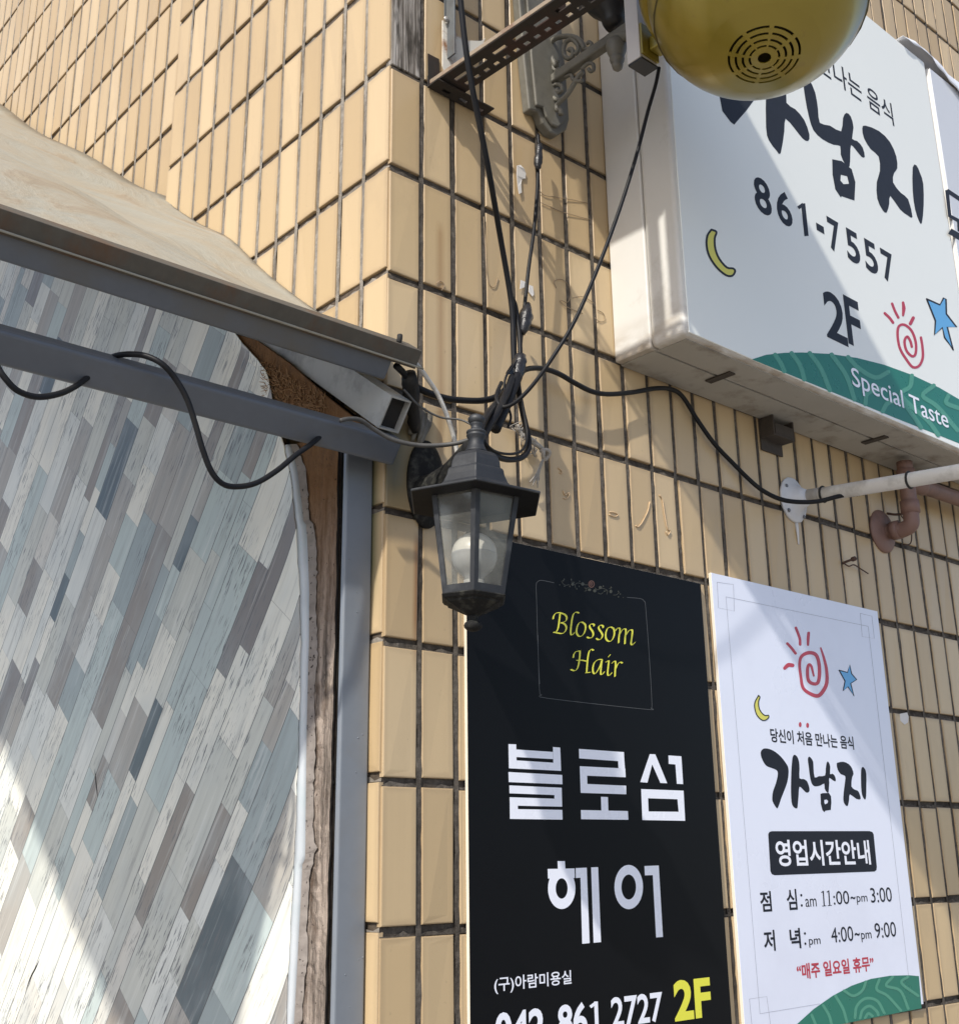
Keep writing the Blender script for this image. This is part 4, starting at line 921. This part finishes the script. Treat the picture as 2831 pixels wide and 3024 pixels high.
# frayed rope, scraps, nail
ROPE = mat('dirty_rope', (0.36, 0.33, 0.29), 0.95, var=0.35, scale=160, bump=0.8)
rp = thing('rope_scrap', 'frayed dirty white rope end knotted on the tiles beside the lantern', 'rope')
rj = random.Random(8)
r1 = MB()
for k_ in range(3):
    o_ = [Vector((rj.gauss(0, .002), rj.gauss(0, .002), rj.gauss(0, .002))) for _ in range(7)]
    r1.tube([Vector(at(u, v, 'y', -.018))+o_[i] for i, (u, v) in enumerate([(1526, 1262), (1536, 1280), (1552, 1292), (1572, 1302), (1592, 1316), (1606, 1336)])], 0.0042, n=7)
r1.build('rope_strand', ROPE, rp)
r2 = MB(); p = Vector(at(1609, 1342, 'y', -.022))
r2.tube([p+Vector((math.cos(q)*0.010, math.sin(q*1.5)*0.005, math.sin(q)*0.009)) for q in np.linspace(0, 9, 20)], 0.0042, n=7, res=2); r2.build('knot', ROPE, rp)
r3 = MB()
for k_ in range(16):
    q = rj.gauss(0, 1); r3.tube([at(1606+q*1.5, 1350, 'y', -.022), at(1596+q*2, 1375, 'y', -.02), at(1588+q*3, 1400, 'y', -.018), at(1580+q*9, 1425+rj.uniform(-12, 16), 'y', -.015)], 0.0014, n=4, res=3)
for k_ in range(40):
    u, v = rj.choice([(1530, 1268), (1542, 1285), (1556, 1325), (1575, 1335)]); p = Vector(at(u+rj.gauss(0, 7), v+rj.gauss(0, 7), 'y', -.016))
    r3.tube([p, p+Vector((rj.gauss(0, .006), rj.uniform(-.006, 0), rj.gauss(0, .006))), p+Vector((rj.gauss(0, .010), rj.uniform(-.008, 0), rj.gauss(0, .010)))], 0.0011, n=4, res=3)
r3.build('frayed_end', ROPE, rp)
PAPER = mat('torn_paper', (0.70, 0.68, 0.66), 0.8, var=0.06, scale=40)
def scrap(label, pts, y=-0.0022):
    pl_ = [Vector(at(u, v, 'y', y)) for u, v in pts]; rj = random.Random(len(label))
    mb = MB().add([p+Vector((0, rj.uniform(-.002, 0.0004), 0)) for p in pl_], tessellate_polygon([[Vector((p.x, p.z, 0)) for p in pl_]]))
    o = mb.build('paper_scrap', PAPER); so = o.modifiers.new('t', 'SOLIDIFY'); so.thickness = 0.0009; so.offset = 1
    return tag(o, label, 'paper scrap', 'torn paper bits stuck on the tiles')
scrap('small torn white paper scrap stuck on the tiles below the rusty bracket', [(1524, 490), (1536, 488), (1545, 500), (1552, 512), (1550, 528), (1540, 530), (1536, 545), (1538, 570), (1530, 574), (1526, 550), (1523, 520)])
scrap('flat white paper scrap behind the taped cable, nearer its splice', [(1536, 828), (1552, 834), (1554, 846), (1534, 854)])
scrap('narrow white paper sliver right of the taped cable', [(1562, 842), (1572, 846), (1576, 870), (1570, 876), (1560, 862)])
scrap('white plaster-like scrap on the tiles right of the white poster', [(2655, 2108), (2676, 2104), (2682, 2118), (2678, 2134), (2668, 2140), (2657, 2128)])
NAIL = mat('rusty_nail', (0.075, 0.04, 0.028), 0.8, var=0.4, scale=90)
nb = MB(); a = Vector(at(2486, 1664, 'y', 0.002))
nb.tube([a, a+Vector((0.004, -.012, .004)), Vector(at(2522, 1650, 'y', -.024))], 0.0032, n=8); nb.tube([Vector(at(2515, 1652, 'y', -.021)), Vector(at(2524, 1649, 'y', -.025))], 0.0062, n=8, res=2)
nb.tube([a+Vector((0, -.004, 0)), Vector(at(2505, 1672, 'y', -.012)), Vector(at(2520, 1668, 'y', -.012)), Vector(at(2540, 1680, 'y', -.010)), Vector(at(2562, 1694, 'y', -.008))], 0.0018, n=6)
tag(nb.build('bent_nail', NAIL), 'rusty bent nail with wire twisted round it above the white poster', 'nail')
GLUE = mat('glue_residue', (0.53, 0.385, 0.235), 0.7, var=0.2, scale=60)
for px in ([(1918, 1482), (1912, 1510), (1896, 1542), (1884, 1556), (1876, 1552)], [(1946, 1462), (1955, 1475), (1962, 1520), (1970, 1560), (1978, 1568), (1972, 1580), (1966, 1570)], [(1800, 1512), (1815, 1514), (1824, 1520), (1816, 1526), (1798, 1520)], [(1662, 1448), (1668, 1462), (1680, 1455), (1676, 1470), (1664, 1472)], [(1648, 1382), (1656, 1388), (1660, 1398), (1652, 1396)]):
    MB().tube([at(u, v, 'y', -.0012) for u, v in px], 0.0014, n=6, res=4).build('glue_bead', GLUE, bld)

# ------------------------------------------------------------------ rusty slotted angle bracket
t = NT('shade_dark_rust'); c = t.co(); n1 = t.noise(c, 24, 6, 0.7); n2 = t.noise(c, 9, 5, 0.6)
cb = t.mix(n1, (0.012, 0.010, 0.009), (0.034, 0.026, 0.020)); cb = t.mix(t.ramp(n2, [(0.48, 0.0), (0.64, 0.7)]), cb, (0.045, 0.017, 0.010))  # near-black rust: the shade of the underside is in the colour
t.set(Base_Color=cb, Roughness=0.85); t.bump(n1, 0.4, 0.002); RUST = t.m
RUSTL = mat('sunlit_rust', (0.28, 0.22, 0.16), 0.8, var=0.3, scale=30, dirt=(0.16, 0.06, 0.03), dscale=14)  # same iron in a paler colour, painting its sunlit upright
t = NT('rust_stained_white'); c = t.co(); n2 = t.noise(c, 16, 6, 0.65)
cb = t.mix(t.ramp(n2, [(0.50, 0.0), (0.62, 1.0)]), (0.66, 0.63, 0.56), (0.28, 0.13, 0.055)); t.set(Base_Color=cb, Roughness=0.6); RWH = t.m
GALV = mat('grimy_galvanised', (0.13, 0.14, 0.145), 0.55, metal=0.3, var=0.3, scale=40, dirt=(0.10, 0.07, 0.05))
sb = thing('slotted_bracket', 'rusty slotted angle iron bracket sticking out from the tiled corner', 'bracket')
def perforated(L, wdt, holes, th=0.0025):
    """plate in (s along, t across) with rectangular slots: built cell by cell"""
    ss = sorted({0.0, L} | {round(v, 5) for h in holes for v in h[:2]}); ts = sorted({0.0, wdt} | {round(v, 5) for h in holes for v in h[2:]})
    cells = []
    for i in range(len(ss)-1):
        for j in range(len(ts)-1):
            cs, ct = (ss[i]+ss[i+1])/2, (ts[j]+ts[j+1])/2
            if not any(h[0] < cs < h[1] and h[2] < ct < h[3] for h in holes): cells.append((ss[i], ss[i+1], ts[j], ts[j+1]))
    return cells
holes = []; s_ = 0.045
while s_ < 0.80:
    holes.append((s_, s_+0.036, 0.022, 0.031)); holes.append((s_+0.004, s_+0.018, 0.047, 0.056)); holes.append((s_+0.032, s_+0.046, 0.047, 0.056)); s_ += 0.056
BX, BZ = 0.100, 3.085
def plate_mesh(cells, fn, th_vec):
    mb = MB(); V = {}; b = bmesh.new()
    def vv(p):
        k_ = tuple(round(x, 5) for x in p)
        if k_ not in V: V[k_] = b.verts.new(fn(*p))
        return V[k_]
    for c0, c1, d0, d1 in cells:
        try: b.faces.new([vv((c0, d0)), vv((c1, d0)), vv((c1, d1)), vv((c0, d1))])
        except ValueError: pass
    mb.bm(b); return mb
def add_sol(o, th): so = o.modifiers.new('t', 'SOLIDIFY'); so.thickness = th; so.offset = 0; return o
cells = perforated(0.80, 0.070, holes)
add_sol(plate_mesh(cells, lambda s_, t_: Vector((BX+t_+0.052*s_, -0.004-s_, BZ)), 0).build('slotted_flange', RUST, sb), 0.0025)
MB().box((-0.0014, -0.80, BZ+0.0014), (0.0012, -0.004, BZ+0.011), 0.0005, mat=Matrix.Translation((BX, 0, 0)) @ Matrix.Rotation(math.atan(0.052), 4, 'Z')).build('upright_flange', RUSTL, sb)
bh = [(0.03+0.045*i, 0.05+0.045*i, 0.010, 0.018) for i in range(3)]
add_sol(plate_mesh(perforated(0.155, 0.035, bh), lambda s_, t_: Vector((BX-0.007+s_, -0.003-t_, BZ-0.008)), 0).build('base_angle', RUST, sb), 0.003)
MB().box((BX-0.006, -0.0045, BZ-0.006), (BX+0.149, -0.0018, BZ+0.020), 0.0004).build('base_flange', RUST, sb)
gp = [(1306, 60), (1322, 54), (1332, 76), (1350, 106), (1372, 120), (1420, 122), (1432, 112), (1424, 132), (1330, 205), (1312, 212), (1306, 195)]
gl_ = [Vector(at(u, v, 'y', -0.0145)) for u, v in gp]
o = MB().add(gl_, tessellate_polygon([[Vector((p.x, p.z, 0)) for p in gl_]])).build('gusset_plate', RWH, sb); add_sol(o, 0.003)
b = Vector(at(1313, 60, 'y', -.018)); MB().lathe([(0.001, 0), (0.0045, -0.001), (0.006, -0.004), (0.006, -0.007)], 16, (0, 0, 0), 0, True, Matrix.Translation(b) @ Matrix.Rotation(math.pi/2, 4, 'X') @ Matrix.Rotation(math.pi, 4, 'X')).build('bolt', mat('bolt_steel', (0.45, 0.43, 0.40), 0.4, 0.6), sb)
ux = at(1325, 20, 'y', -.02)
up_ = MB(); up_.box((ux[0]-0.002, -0.040, 3.16), (ux[0]+0.002, -0.0125, 4.05), 0.0008); up_.box((ux[0]-0.004, -0.0105, 3.22), (ux[0]+0.022, -0.0085, 4.05), 0.0008)
up_.build('upright_post', GALV, sb)
bkp = [Vector(at(u, v, 'y', -0.0016)) for u, v in [(1263, 158), (1296, 175), (1298, 240), (1264, 232)]]
add_sol(MB().add(bkp, [(0, 1, 2, 3)]).build('back_tab', RUST, sb), 0.0015)

# projecting sign carried by the slotted bracket (above the picture; its shade falls on the big sign)
ps = thing('projecting_sign', 'flat projecting sign box standing on the slotted bracket above the picture', 'projecting sign')
MB().box((0.11, -0.79, 3.175), (0.20, -0.37, 4.03), 0.008).build('sign_box', SBOX, ps)
MB().box((0.115, -0.367, 3.42), (0.195, -0.165, 4.02), 0.006).build('side_cabinet', SBOX, ps)
MB().box((0.125, -0.335, 3.089), (0.165, -0.315, 3.419)).build('sign_foot', RUST, ps)
MB().box((0.135, -0.755, 3.089), (0.175, -0.735, 3.174)).build('sign_foot', RUST, ps)

# ------------------------------------------------------------------ ornate scroll bracket
CAST = mat('cast_olive_grey', (0.150, 0.142, 0.118), 0.55, var=0.2, scale=50, dirt=(0.09, 0.085, 0.07), bump=0.15, dscale=14)
O1 = Z(1250, 0, 2.6586)
ob_ = thing('scroll_bracket', 'ornate olive grey cast scroll bracket with an ogee wall plate', 'bracket')
pp = [(745, 500), (795, 878), (855, 835), (893, 900), (930, 975), (985, 1022), (1050, 1030), (1090, 1000), (1070, 640), (1030, 300), (1000, -150), (700, -150)]
ppl = [Vector(O1(u, v, 'y', -0.012)) for u, v in [(758, 480), (800, 878), (870, 900), (905, 985), (960, 1060), (1020, 1085), (1090, 1040), (1112, 960), (1090, 640), (1040, 100), (1010, -240), (700, -240)]]
def slab(pl_, y0, y1, bev, name, m, parent):
    b = bmesh.new(); f = b.faces.new([b.verts.new((p.x, y0, p.z)) for p in pl_]); r = bmesh.ops.extrude_face_region(b, geom=[f])
    for v in [g_ for g_ in r['geom'] if isinstance(g_, bmesh.types.BMVert)]: v.co.y = y1
    o = MB().bm(b).build(name, m, parent); bv = o.modifiers.new('b', 'BEVEL'); bv.width = bev; bv.segments = 2; bv.limit_method = 'ANGLE'; return o
slab(ppl, -0.0015, -0.026, 0.004, 'wall_plate', CAST, ob_)
cx_ = sum(p.x for p in ppl)/len(ppl)
def inset(pl_, k_): 
    c_ = Vector((sum(p.x for p in pl_)/len(pl_), 0, sum(p.z for p in pl_)/len(pl_))); return [Vector((c_.x+(p.x-c_.x)*k_, p.y, c_.z+(p.z-c_.z)*(0.5+k_/2))) for p in pl_]
slab(inset(ppl, 0.78), -0.0262, -0.034, 0.003, 'plate_moulding', CAST, ob_)
AXX = 0.437
def oq(u, v, dx=0.0): p = O1(u, v, 'x', AXX); return Vector((p[0]+dx, p[1], p[2]))
ar = MB()
a, b = oq(985, 655), oq(1450, 335)
z_ = (a.z+b.z)/2
ar.box((AXX-0.011, -0.330, z_-0.011), (AXX+0.011, -0.034, z_+0.011), 0.004, seg=3)
ar.box((AXX-0.007, -0.325, z_+0.0112), (AXX+0.007, -0.040, z_+0.016), 0.002)
ar.build('bracket_arm', CAST, ob_)
def scroll(pts, r, name='scroll'):
    return MB().tube([oq(u, v) for u, v in pts], r, n=10, res=5).build(name, CAST, ob_)
scroll([(1265, 385), (1235, 330), (1190, 295), (1120, 285), (1040, 300), (1000, 340), (985, 400), (1010, 470), (1045, 520)], 0.0062)
scroll([(1190, 430), (1215, 390), (1205, 345), (1165, 310), (1120, 330), (1100, 380), (1110, 440), (1140, 460), (1170, 440), (1172, 400), (1150, 385), (1135, 405)], 0.0055)
scroll([(1060, 480), (1025, 500), (1018, 535), (1045, 555), (1062, 535)], 0.0045)
scroll([(1265, 385), (1300, 380), (1322, 350), (1300, 330), (1280, 345)], 0.0042)
scroll([(1240, 545), (1290, 500), (1330, 505), (1335, 545), (1310, 560), (1295, 540)], 0.0044)
scroll([(1050, 860), (1048, 830), (1080, 790), (1130, 740), (1180, 660), (1215, 600), (1250, 560)], 0.0058)
scroll([(1130, 745), (1075, 785), (1020, 770), (1000, 710), (1030, 665), (1075, 670), (1090, 705), (1065, 725), (1048, 705)], 0.0052)
scroll([(1110, 600), (1160, 590), (1170, 620), (1215, 640), (1250, 630)], 0.0042)
scroll([(1045, 860), (1075, 870), (1080, 900)], 0.006)
fp = oq(1512, 340); MB().lathe([(0.010, 0.012), (0.021, 0.004), (0.023, -0.006), (0.021, -0.020), (0.016, -0.034), (0.0145, -0.037), (0.0165, -0.040), (0.0150, -0.047), (0.0105, -0.053), (0.0125, -0.056), (0.0105, -0.064), (0.0045, -0.070), (0.0005, -0.072)], 22, tuple(fp), 0, True).build('drop_finial', CAST, ob_)
hz_ = MB(); hz_.tube([oq(1440, 330), oq(1475, 300), oq(1530, 285), oq(1600, 283), oq(1680, 275)], 0.012, n=12); hz_.build('arm_cap', CAST, ob_)
BKF = mat('black_fitting', (0.012, 0.012, 0.014), 0.4, var=0.2)
MB().lathe([(0.020, 0.0), (0.026, 0.012), (0.030, 0.03), (0.060, 0.062), (0.068, 0.075), (0.068, 0.16)], 24, tuple(oq(1500, 215)), 0, True).build('lamp_socket', BKF, ob_)

# ------------------------------------------------------------------ yellow dome fixture hung on the scroll bracket
t = NT('yellow_enamel'); c = t.co(); n1 = t.noise(c, 7, 5, 0.6); n2 = t.noise(c, 16, 5, 0.7)
cb = t.mix(n1, (0.26, 0.198, 0.022), (0.33, 0.255, 0.034)); cb = t.mix(t.ramp(n2, [(0.60, 0.0), (0.78, 0.7)]), cb, (0.20, 0.13, 0.03))
t.set(Base_Color=cb, Roughness=0.30, Metallic=0.35, Coat_Weight=0.4, Coat_Roughness=0.15); YEL = t.m
DXc = Vector((0, 0, 0))
dm = thing('dome_fixture', 'round yellow dome fixture with ring-shaped vent slots beneath', 'dome fixture')
DX, DY = 0.44, -0.58
d_ = at(2235, -34, 'y', DY); DX, DZ = float(d_[0]), float(d_[2]); DR = 0.210
DT = Matrix.Translation((DX, DY, DZ)) @ Matrix.Rotation(math.radians(12), 4, Vector((-0.53, 0.85, 0))) @ Matrix.Translation((-DX, -DY, -DZ))
# bowl: revolve with slots left open near the pole
NA = 96; prof = [(DR*1.0, 0.02), (DR*1.0, 0.0)] + [(DR*math.cos(a)**0.92 if math.cos(a) > 0 else 0, -DR*0.92*math.sin(a)) for a in np.linspace(0.06, math.pi/2*0.70, 20)]
slot_r = [0.066, 0.0615, 0.0535, 0.0490, 0.0410, 0.0365, 0.0285, 0.0245, 0.0120]
def bz_(r):
    a = math.acos(min(1, (r/DR)**(1/0.92))); return -DR*0.92*math.sin(a)
radii = [r for r, _ in prof if r > 0.072] ; zz = [z for r, z in prof if r > 0.072]
radii += slot_r; zz += [bz_(r) for r in slot_r]
ring = lambda r, z: [DT @ Vector((DX+r*math.cos(2*math.pi*i/NA), DY+r*math.sin(2*math.pi*i/NA), DZ+z)) for i in range(NA)]
vs = [p for r, z in zip(radii, zz) for p in ring(r, z)]; fs = []
i0 = len(radii)-len(slot_r)
for i in range(len(radii)-1):
    for j in range(NA):
        gap = i >= i0 and (i-i0) in (0, 2, 4, 6) and (j % 12) not in (0, 1)
        if not gap: k_ = (j+1) % NA; fs.append((i*NA+j, i*NA+k_, (i+1)*NA+k_, (i+1)*NA+j))
o = MB().add(vs, fs, 0, True)
nf = sum(1 for f in fs if min(f) < (i0-1)*NA); o.sm = [min(f) < (i0-1)*NA for f in fs]; o = o.build('dome_bowl', YEL, dm); so = o.modifiers.new('t', 'SOLIDIFY'); so.thickness = 0.0025; so.offset = -1
MB().lathe([(DR-0.003, -0.006), (DR+0.007, -0.002), (DR+0.012, 0.004), (DR+0.017, 0.018), (DR+0.017, 0.060), (DR+0.002, 0.075), (DR-0.02, 0.10), (DR*0.7, 0.16), (0.02, 0.20)], 64, (DX, DY, DZ), 0, True, DT).build('dome_rim', YEL, dm)
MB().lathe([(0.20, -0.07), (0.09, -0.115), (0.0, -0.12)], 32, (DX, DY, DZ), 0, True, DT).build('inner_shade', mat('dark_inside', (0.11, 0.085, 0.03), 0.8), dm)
MB().box((0.383, -0.331, 3.104), (0.436, -0.297, 3.75), 0.0015, mi=0).build('side_post', mat('white_post', (0.62, 0.59, 0.58), 0.35, var=0.03), dm)
MB().box((0.386, -0.3365, 3.112), (0.437, -0.3312, 3.185), 0.0005).build('post_cover', YEL, dm)
MB().box((0.385, -0.334, 3.0995), (0.436, -0.297, 3.1038), 0.0005).build('post_foot', BKF, dm)
MB().box((0.405, -0.40, 3.125), (0.440, -0.337, 3.16), 0.004).build('dome_lug', YEL, dm)

# ------------------------------------------------------------------ pipes on the right
PVC = mat('white_pvc', (0.62, 0.60, 0.56), 0.4, var=0.08, scale=20, dirt=(0.35, 0.33, 0.29), dscale=10)
CAULK = mat('white_caulk', (0.60, 0.61, 0.64), 0.5, var=0.08, scale=40)
wp_ = thing('drain_pipe', 'white plastic pipe with black ties leaving a caulked wall flange', 'pipe')
f0 = at(2338, 1478, 'y', 0)
FXc, FZc = float(f0[0]), float(f0[2])
px1 = None
for yy in np.linspace(-0.2, -0.7, 200):
    q = at(2831, 1393, 'y', yy)
    if q[0] < FXc+0.03: px1 = Vector(q); break
p0 = Vector((FXc+0.012, 0.0, FZc+0.006)); dv = (px1-p0)
MB().tube([p0+dv*0.12, p0+dv*0.5, p0+dv, p0+dv*1.15], 0.0178, n=20, res=3).build('pipe', PVC, wp_)
MB().tube([p0, p0+dv*0.08, p0+dv*0.17], lambda s_: 0.0178+0.0012, n=20, res=3).build('pipe_collar', mat('grimy_collar', (0.33, 0.31, 0.28), 0.6), wp_)
rj = random.Random(4); fl2 = MB(); rings = []
for r, y in ((0.060, -0.0012), (0.060, -0.005), (0.057, -0.007), (0.050, -0.009), (0.036, -0.016), (0.026, -0.030), (0.0205, -0.042)):
    rings.append([(FXc+(r*0.92+rj.uniform(-.0015, .0015))*math.cos(a)+0.012*max(0, (0.03-r)/0.03), y, FZc+(r*1.0+rj.uniform(-.0015, .0015))*math.sin(a)) for a in np.linspace(0, 2*math.pi, 29)[:-1]])
fl2.loft(rings, 0, True).build('wall_flange', CAULK, wp_)
for dx, dz in ((-.034, .030), (-.034, -.034), (.030, -.040), (.034, .028)):
    MB().lathe([(0.0005, -0.003), (0.004, -0.0025), (0.0055, 0.0)], 12, (0, 0, 0), 0, True, Matrix.Translation((FXc+dx, -0.010, FZc+dz)) @ Matrix.Rotation(-math.pi/2, 4, 'X')).build('screw', mat('grey_screw', (0.16, 0.17, 0.19), 0.5), wp_)
dr = MB(); dr.tube([(FXc+0.005, -0.002, FZc-0.06), (FXc+0.004, -0.004, FZc-0.085), (FXc+0.006, -0.002, FZc-0.115)], lambda s_: 0.0048*(1-0.6*s_), n=8); dr.build('caulk_drip', CAULK, wp_)
dn = dv.normalized(); qa = dn.cross(Vector((0, 0, 1))).normalized(); qb = dn.cross(qa)
for f_ in (0.19, 0.72):
    c_ = p0+dv*f_
    MB().tube([c_+(qa*math.cos(a)+qb*math.sin(a))*0.0195 for a in np.linspace(0, 2*math.pi, 22)], 0.0028, n=6, res=1).build('cable_tie', BLACK, wp_)
mk = MB()
for k_ in range(7):
    a0_ = p0+dv*(0.37+0.012*k_); aa = 2.6+0.25*math.sin(k_*2)
    mk.tube([a0_+(qa*math.cos(aa+s_)+qb*math.sin(aa+s_))*0.01805 for s_ in (-0.5, -0.2, 0.1, 0.4)], 0.0011, n=4, res=2)
mk.build('printed_mark', BLACK, wp_)
PINK = mat('pink_painted_pipe', (0.20, 0.115, 0.092), 0.55, var=0.15, scale=25, dirt=(0.11, 0.072, 0.06), bump=0.15, dscale=12)
pk = thing('gas_pipe', 'pinkish brown painted pipe with elbow rising from a wall flange', 'pipe')
g0 = at(2602, 1570, 'y', 0); GX, GZ = float(g0[0]), float(g0[2])
MB().lathe([(0.061, -0.0012), (0.061, 0.004), (0.055, 0.009), (0.038, 0.013), (0.024, 0.016)], 32, (0, 0, 0), 0, True, Matrix.Translation((GX, 0, GZ)) @ Matrix.Rotation(math.pi/2, 4, 'X')).build('wall_flange', PINK, pk)
ey = -0.082
MB().tube([(GX+0.01, -0.004, GZ), (GX+0.012, -0.04, GZ-0.003), (GX+0.015, ey+0.03, GZ-0.004), (GX+0.017, ey+0.004, GZ+0.006), (GX+0.018, ey, GZ+0.035), (GX+0.018, ey, GZ+0.10), (GX+0.018, ey, GZ+0.185)], 0.0215, n=20).build('elbow_pipe', PINK, pk)
for z_ in (0.055, 0.145): MB().lathe([(0.0215, -0.018), (0.0255, -0.017), (0.0255, 0.017), (0.0215, 0.018)], 24, (GX+0.018, ey, GZ+z_), 0, True).build('pipe_collar', PINK, pk)
MB().lathe([(0.0215, -0.012), (0.026, -0.011), (0.026, 0.011), (0.0215, 0.012)], 24, (0, 0, 0), 0, True, Matrix.Translation((GX+0.011, -0.036, GZ-0.002)) @ Matrix.Rotation(math.pi/2, 4, 'X')).build('pipe_collar', PINK, pk)
pk2 = thing('gas_pipe', 'pinkish brown pipe running level to the right behind the white pipe', 'pipe')
MB().tube([(GX+0.045, -0.06, GZ+0.145), (GX+0.12, -0.06, GZ+0.145), (GX+0.45, -0.06, GZ+0.150), (GX+1.2, -0.06, GZ+0.155)], 0.0215, n=20).build('pipe', PINK, pk2)
MB().tube([(GX+0.048, -0.06, GZ+0.145), (GX+0.15, -0.06, GZ+0.1455)], 0.0262, n=20).build('pipe_collar', PINK, pk2)
hook = MB(); hook.tube([(GX+0.075, -0.060, GZ+0.118), (GX+0.085, -0.058, GZ+0.09), (GX+0.075, -0.045, GZ+0.06), (GX+0.055, -0.02, GZ+0.055), (GX+0.04, 0.0, GZ+0.06)], 0.0035, n=8)
hook.tube([(GX+0.062, -0.03, GZ+0.05), (GX+0.105, -0.03, GZ+0.02), (GX+0.105, -0.025, GZ-0.02), (GX+0.07, -0.02, GZ-0.03)], 0.0018, n=6)
hook.build('pipe_hook', NAIL, pk2)
# grimy odds and ends where the beam, the mounting plate and the corner meet
GUNK = mat('perished_black_tape', (0.012, 0.011, 0.011), 0.6, var=0.4, scale=60, bump=0.6)
gk = blob(at(1208, 1098, 'y', -.075), at(1226, 1275, 'y', -.012), [.010, .017, .013, .016, .012, .011, .012, .007], 17, 'tape_rag', GUNK)
tag(gk, 'perished black tape rag hanging down beside the open white rafter end', 'tape')
SEAL = mat('grey_sealant', (0.17, 0.155, 0.125), 0.45, var=0.4, scale=50, dirt=(0.06, 0.055, 0.045), bump=0.8, dscale=20)
sl_ = MB(); rj = random.Random(31)
for k_ in range(9):
    u, v = rj.uniform(1222, 1268), rj.uniform(1190, 1235); p = Vector(at(u, v, 'y', -.004))
    q = Vector(at(u+rj.uniform(-25, 5), v+rj.uniform(50, 100), 'y', -.005))
    sl_.tube([p, p.lerp(q, .5)+Vector((0, -.006, 0)), q], lambda s_: 0.0085*(1-0.55*s_), n=8, res=3)
tag(sl_.build('sealant_blob', SEAL), 'lumpy dried grey sealant run down the tiles above the lantern plate', 'sealant')
MB().tube([at(1178, 1010, 'y', -.115), at(1180, 1000, 'y', -.117), at(1181, 990, 'y', -.116)], 0.005, n=8).build('flashing_screw', BLACK, canopy)

# old adhesive outlines left on the front wall, tears in the vinyl
OLDG = mat('old_adhesive', (0.30, 0.225, 0.15), 0.7, var=0.4, scale=60)
for px in ([(1428, 640), (1432, 720), (1436, 800), (1446, 842), (1462, 846), (1470, 820)], [(1590, 560), (1606, 576), (1640, 582), (1690, 590), (1735, 600)], [(1596, 598), (1650, 622), (1710, 640), (1742, 648)],
           [(1642, 850), (1636, 832), (1652, 824), (1672, 834), (1684, 862), (1676, 892), (1656, 886)], [(1690, 880), (1720, 876), (1752, 894)], [(1652, 888), (1670, 905), (1720, 926)], [(1762, 915), (1780, 925), (1786, 945), (1770, 950), (1756, 938)], [(1288, 838), (1300, 830), (1312, 842), (1304, 858)]):
    MB().tube([at(u, v, 'y', -.0012) for u, v in px], 0.0008, n=5, res=4).build('adhesive_mark', OLDG, bld)
TEAR = mat('tear_dark', (0.018, 0.016, 0.016), 0.9)
for px in ([(280, 2252), (286, 2300), (292, 2350), (296, 2400)], [(128, 2812), (112, 2852), (92, 2890), (70, 2950)]):
    MB().tube([at(u, v, 'x', PX0-0.0012) for u, v in px], lambda s_: 0.0006+0.0030*math.sin(math.pi*s_), n=6, res=4).build('tear_mark', TEAR, vy)
# paint blisters and screws on the steelwork
BLI = MB(); rj = random.Random(77)
for k_ in range(26):
    p = Vector((rj.uniform(-.054, -.006), 0.0332, rj.uniform(1.3, 2.2))); r_ = rj.uniform(.0007, .0016)
    BLI.lathe([(r_, 0), (r_*0.8, r_*0.5), (0.0001, r_*0.75)], 8, (0, 0, 0), 0, True, Matrix.Translation(p) @ Matrix.Rotation(math.pi/2, 4, 'X'))
o = BLI.build('paint_blister', GREY2, canopy); o['kind'] = 'stuff'

# thin loose wires in the tangle above the lantern
cable('thin black wire looping out left of the tape wrap', [(1530, 1060), (1512, 1085), (1494, 1112), (1488, 1150), (1496, 1190), (1508, 1230), (1500, 1262)], [-.065, -.08, -.085, -.095], 0.0024)
cable('thin black wire doubled along the inside of the U loop', [(1530, 1075), (1534, 1140), (1546, 1215), (1556, 1280), (1548, 1320), (1524, 1338), (1490, 1340), (1456, 1330), (1432, 1308)], [-.07, -.08, -.10, -.13, -.165], 0.0026)
cable('thin black wire rising beside the thick cable into the tape wrap', [(1506, 872), (1520, 900), (1528, 950), (1534, 1000), (1536, 1060)], [-.04, -.05, -.06], 0.0050)
cable('thin dusty wire crossing from the rafter end to the lantern neck', [(1192, 1150), (1240, 1200), (1300, 1232), (1360, 1240), (1400, 1262), (1420, 1300)], [-.08, -.085, -.12, -.165], 0.0020, CABG)
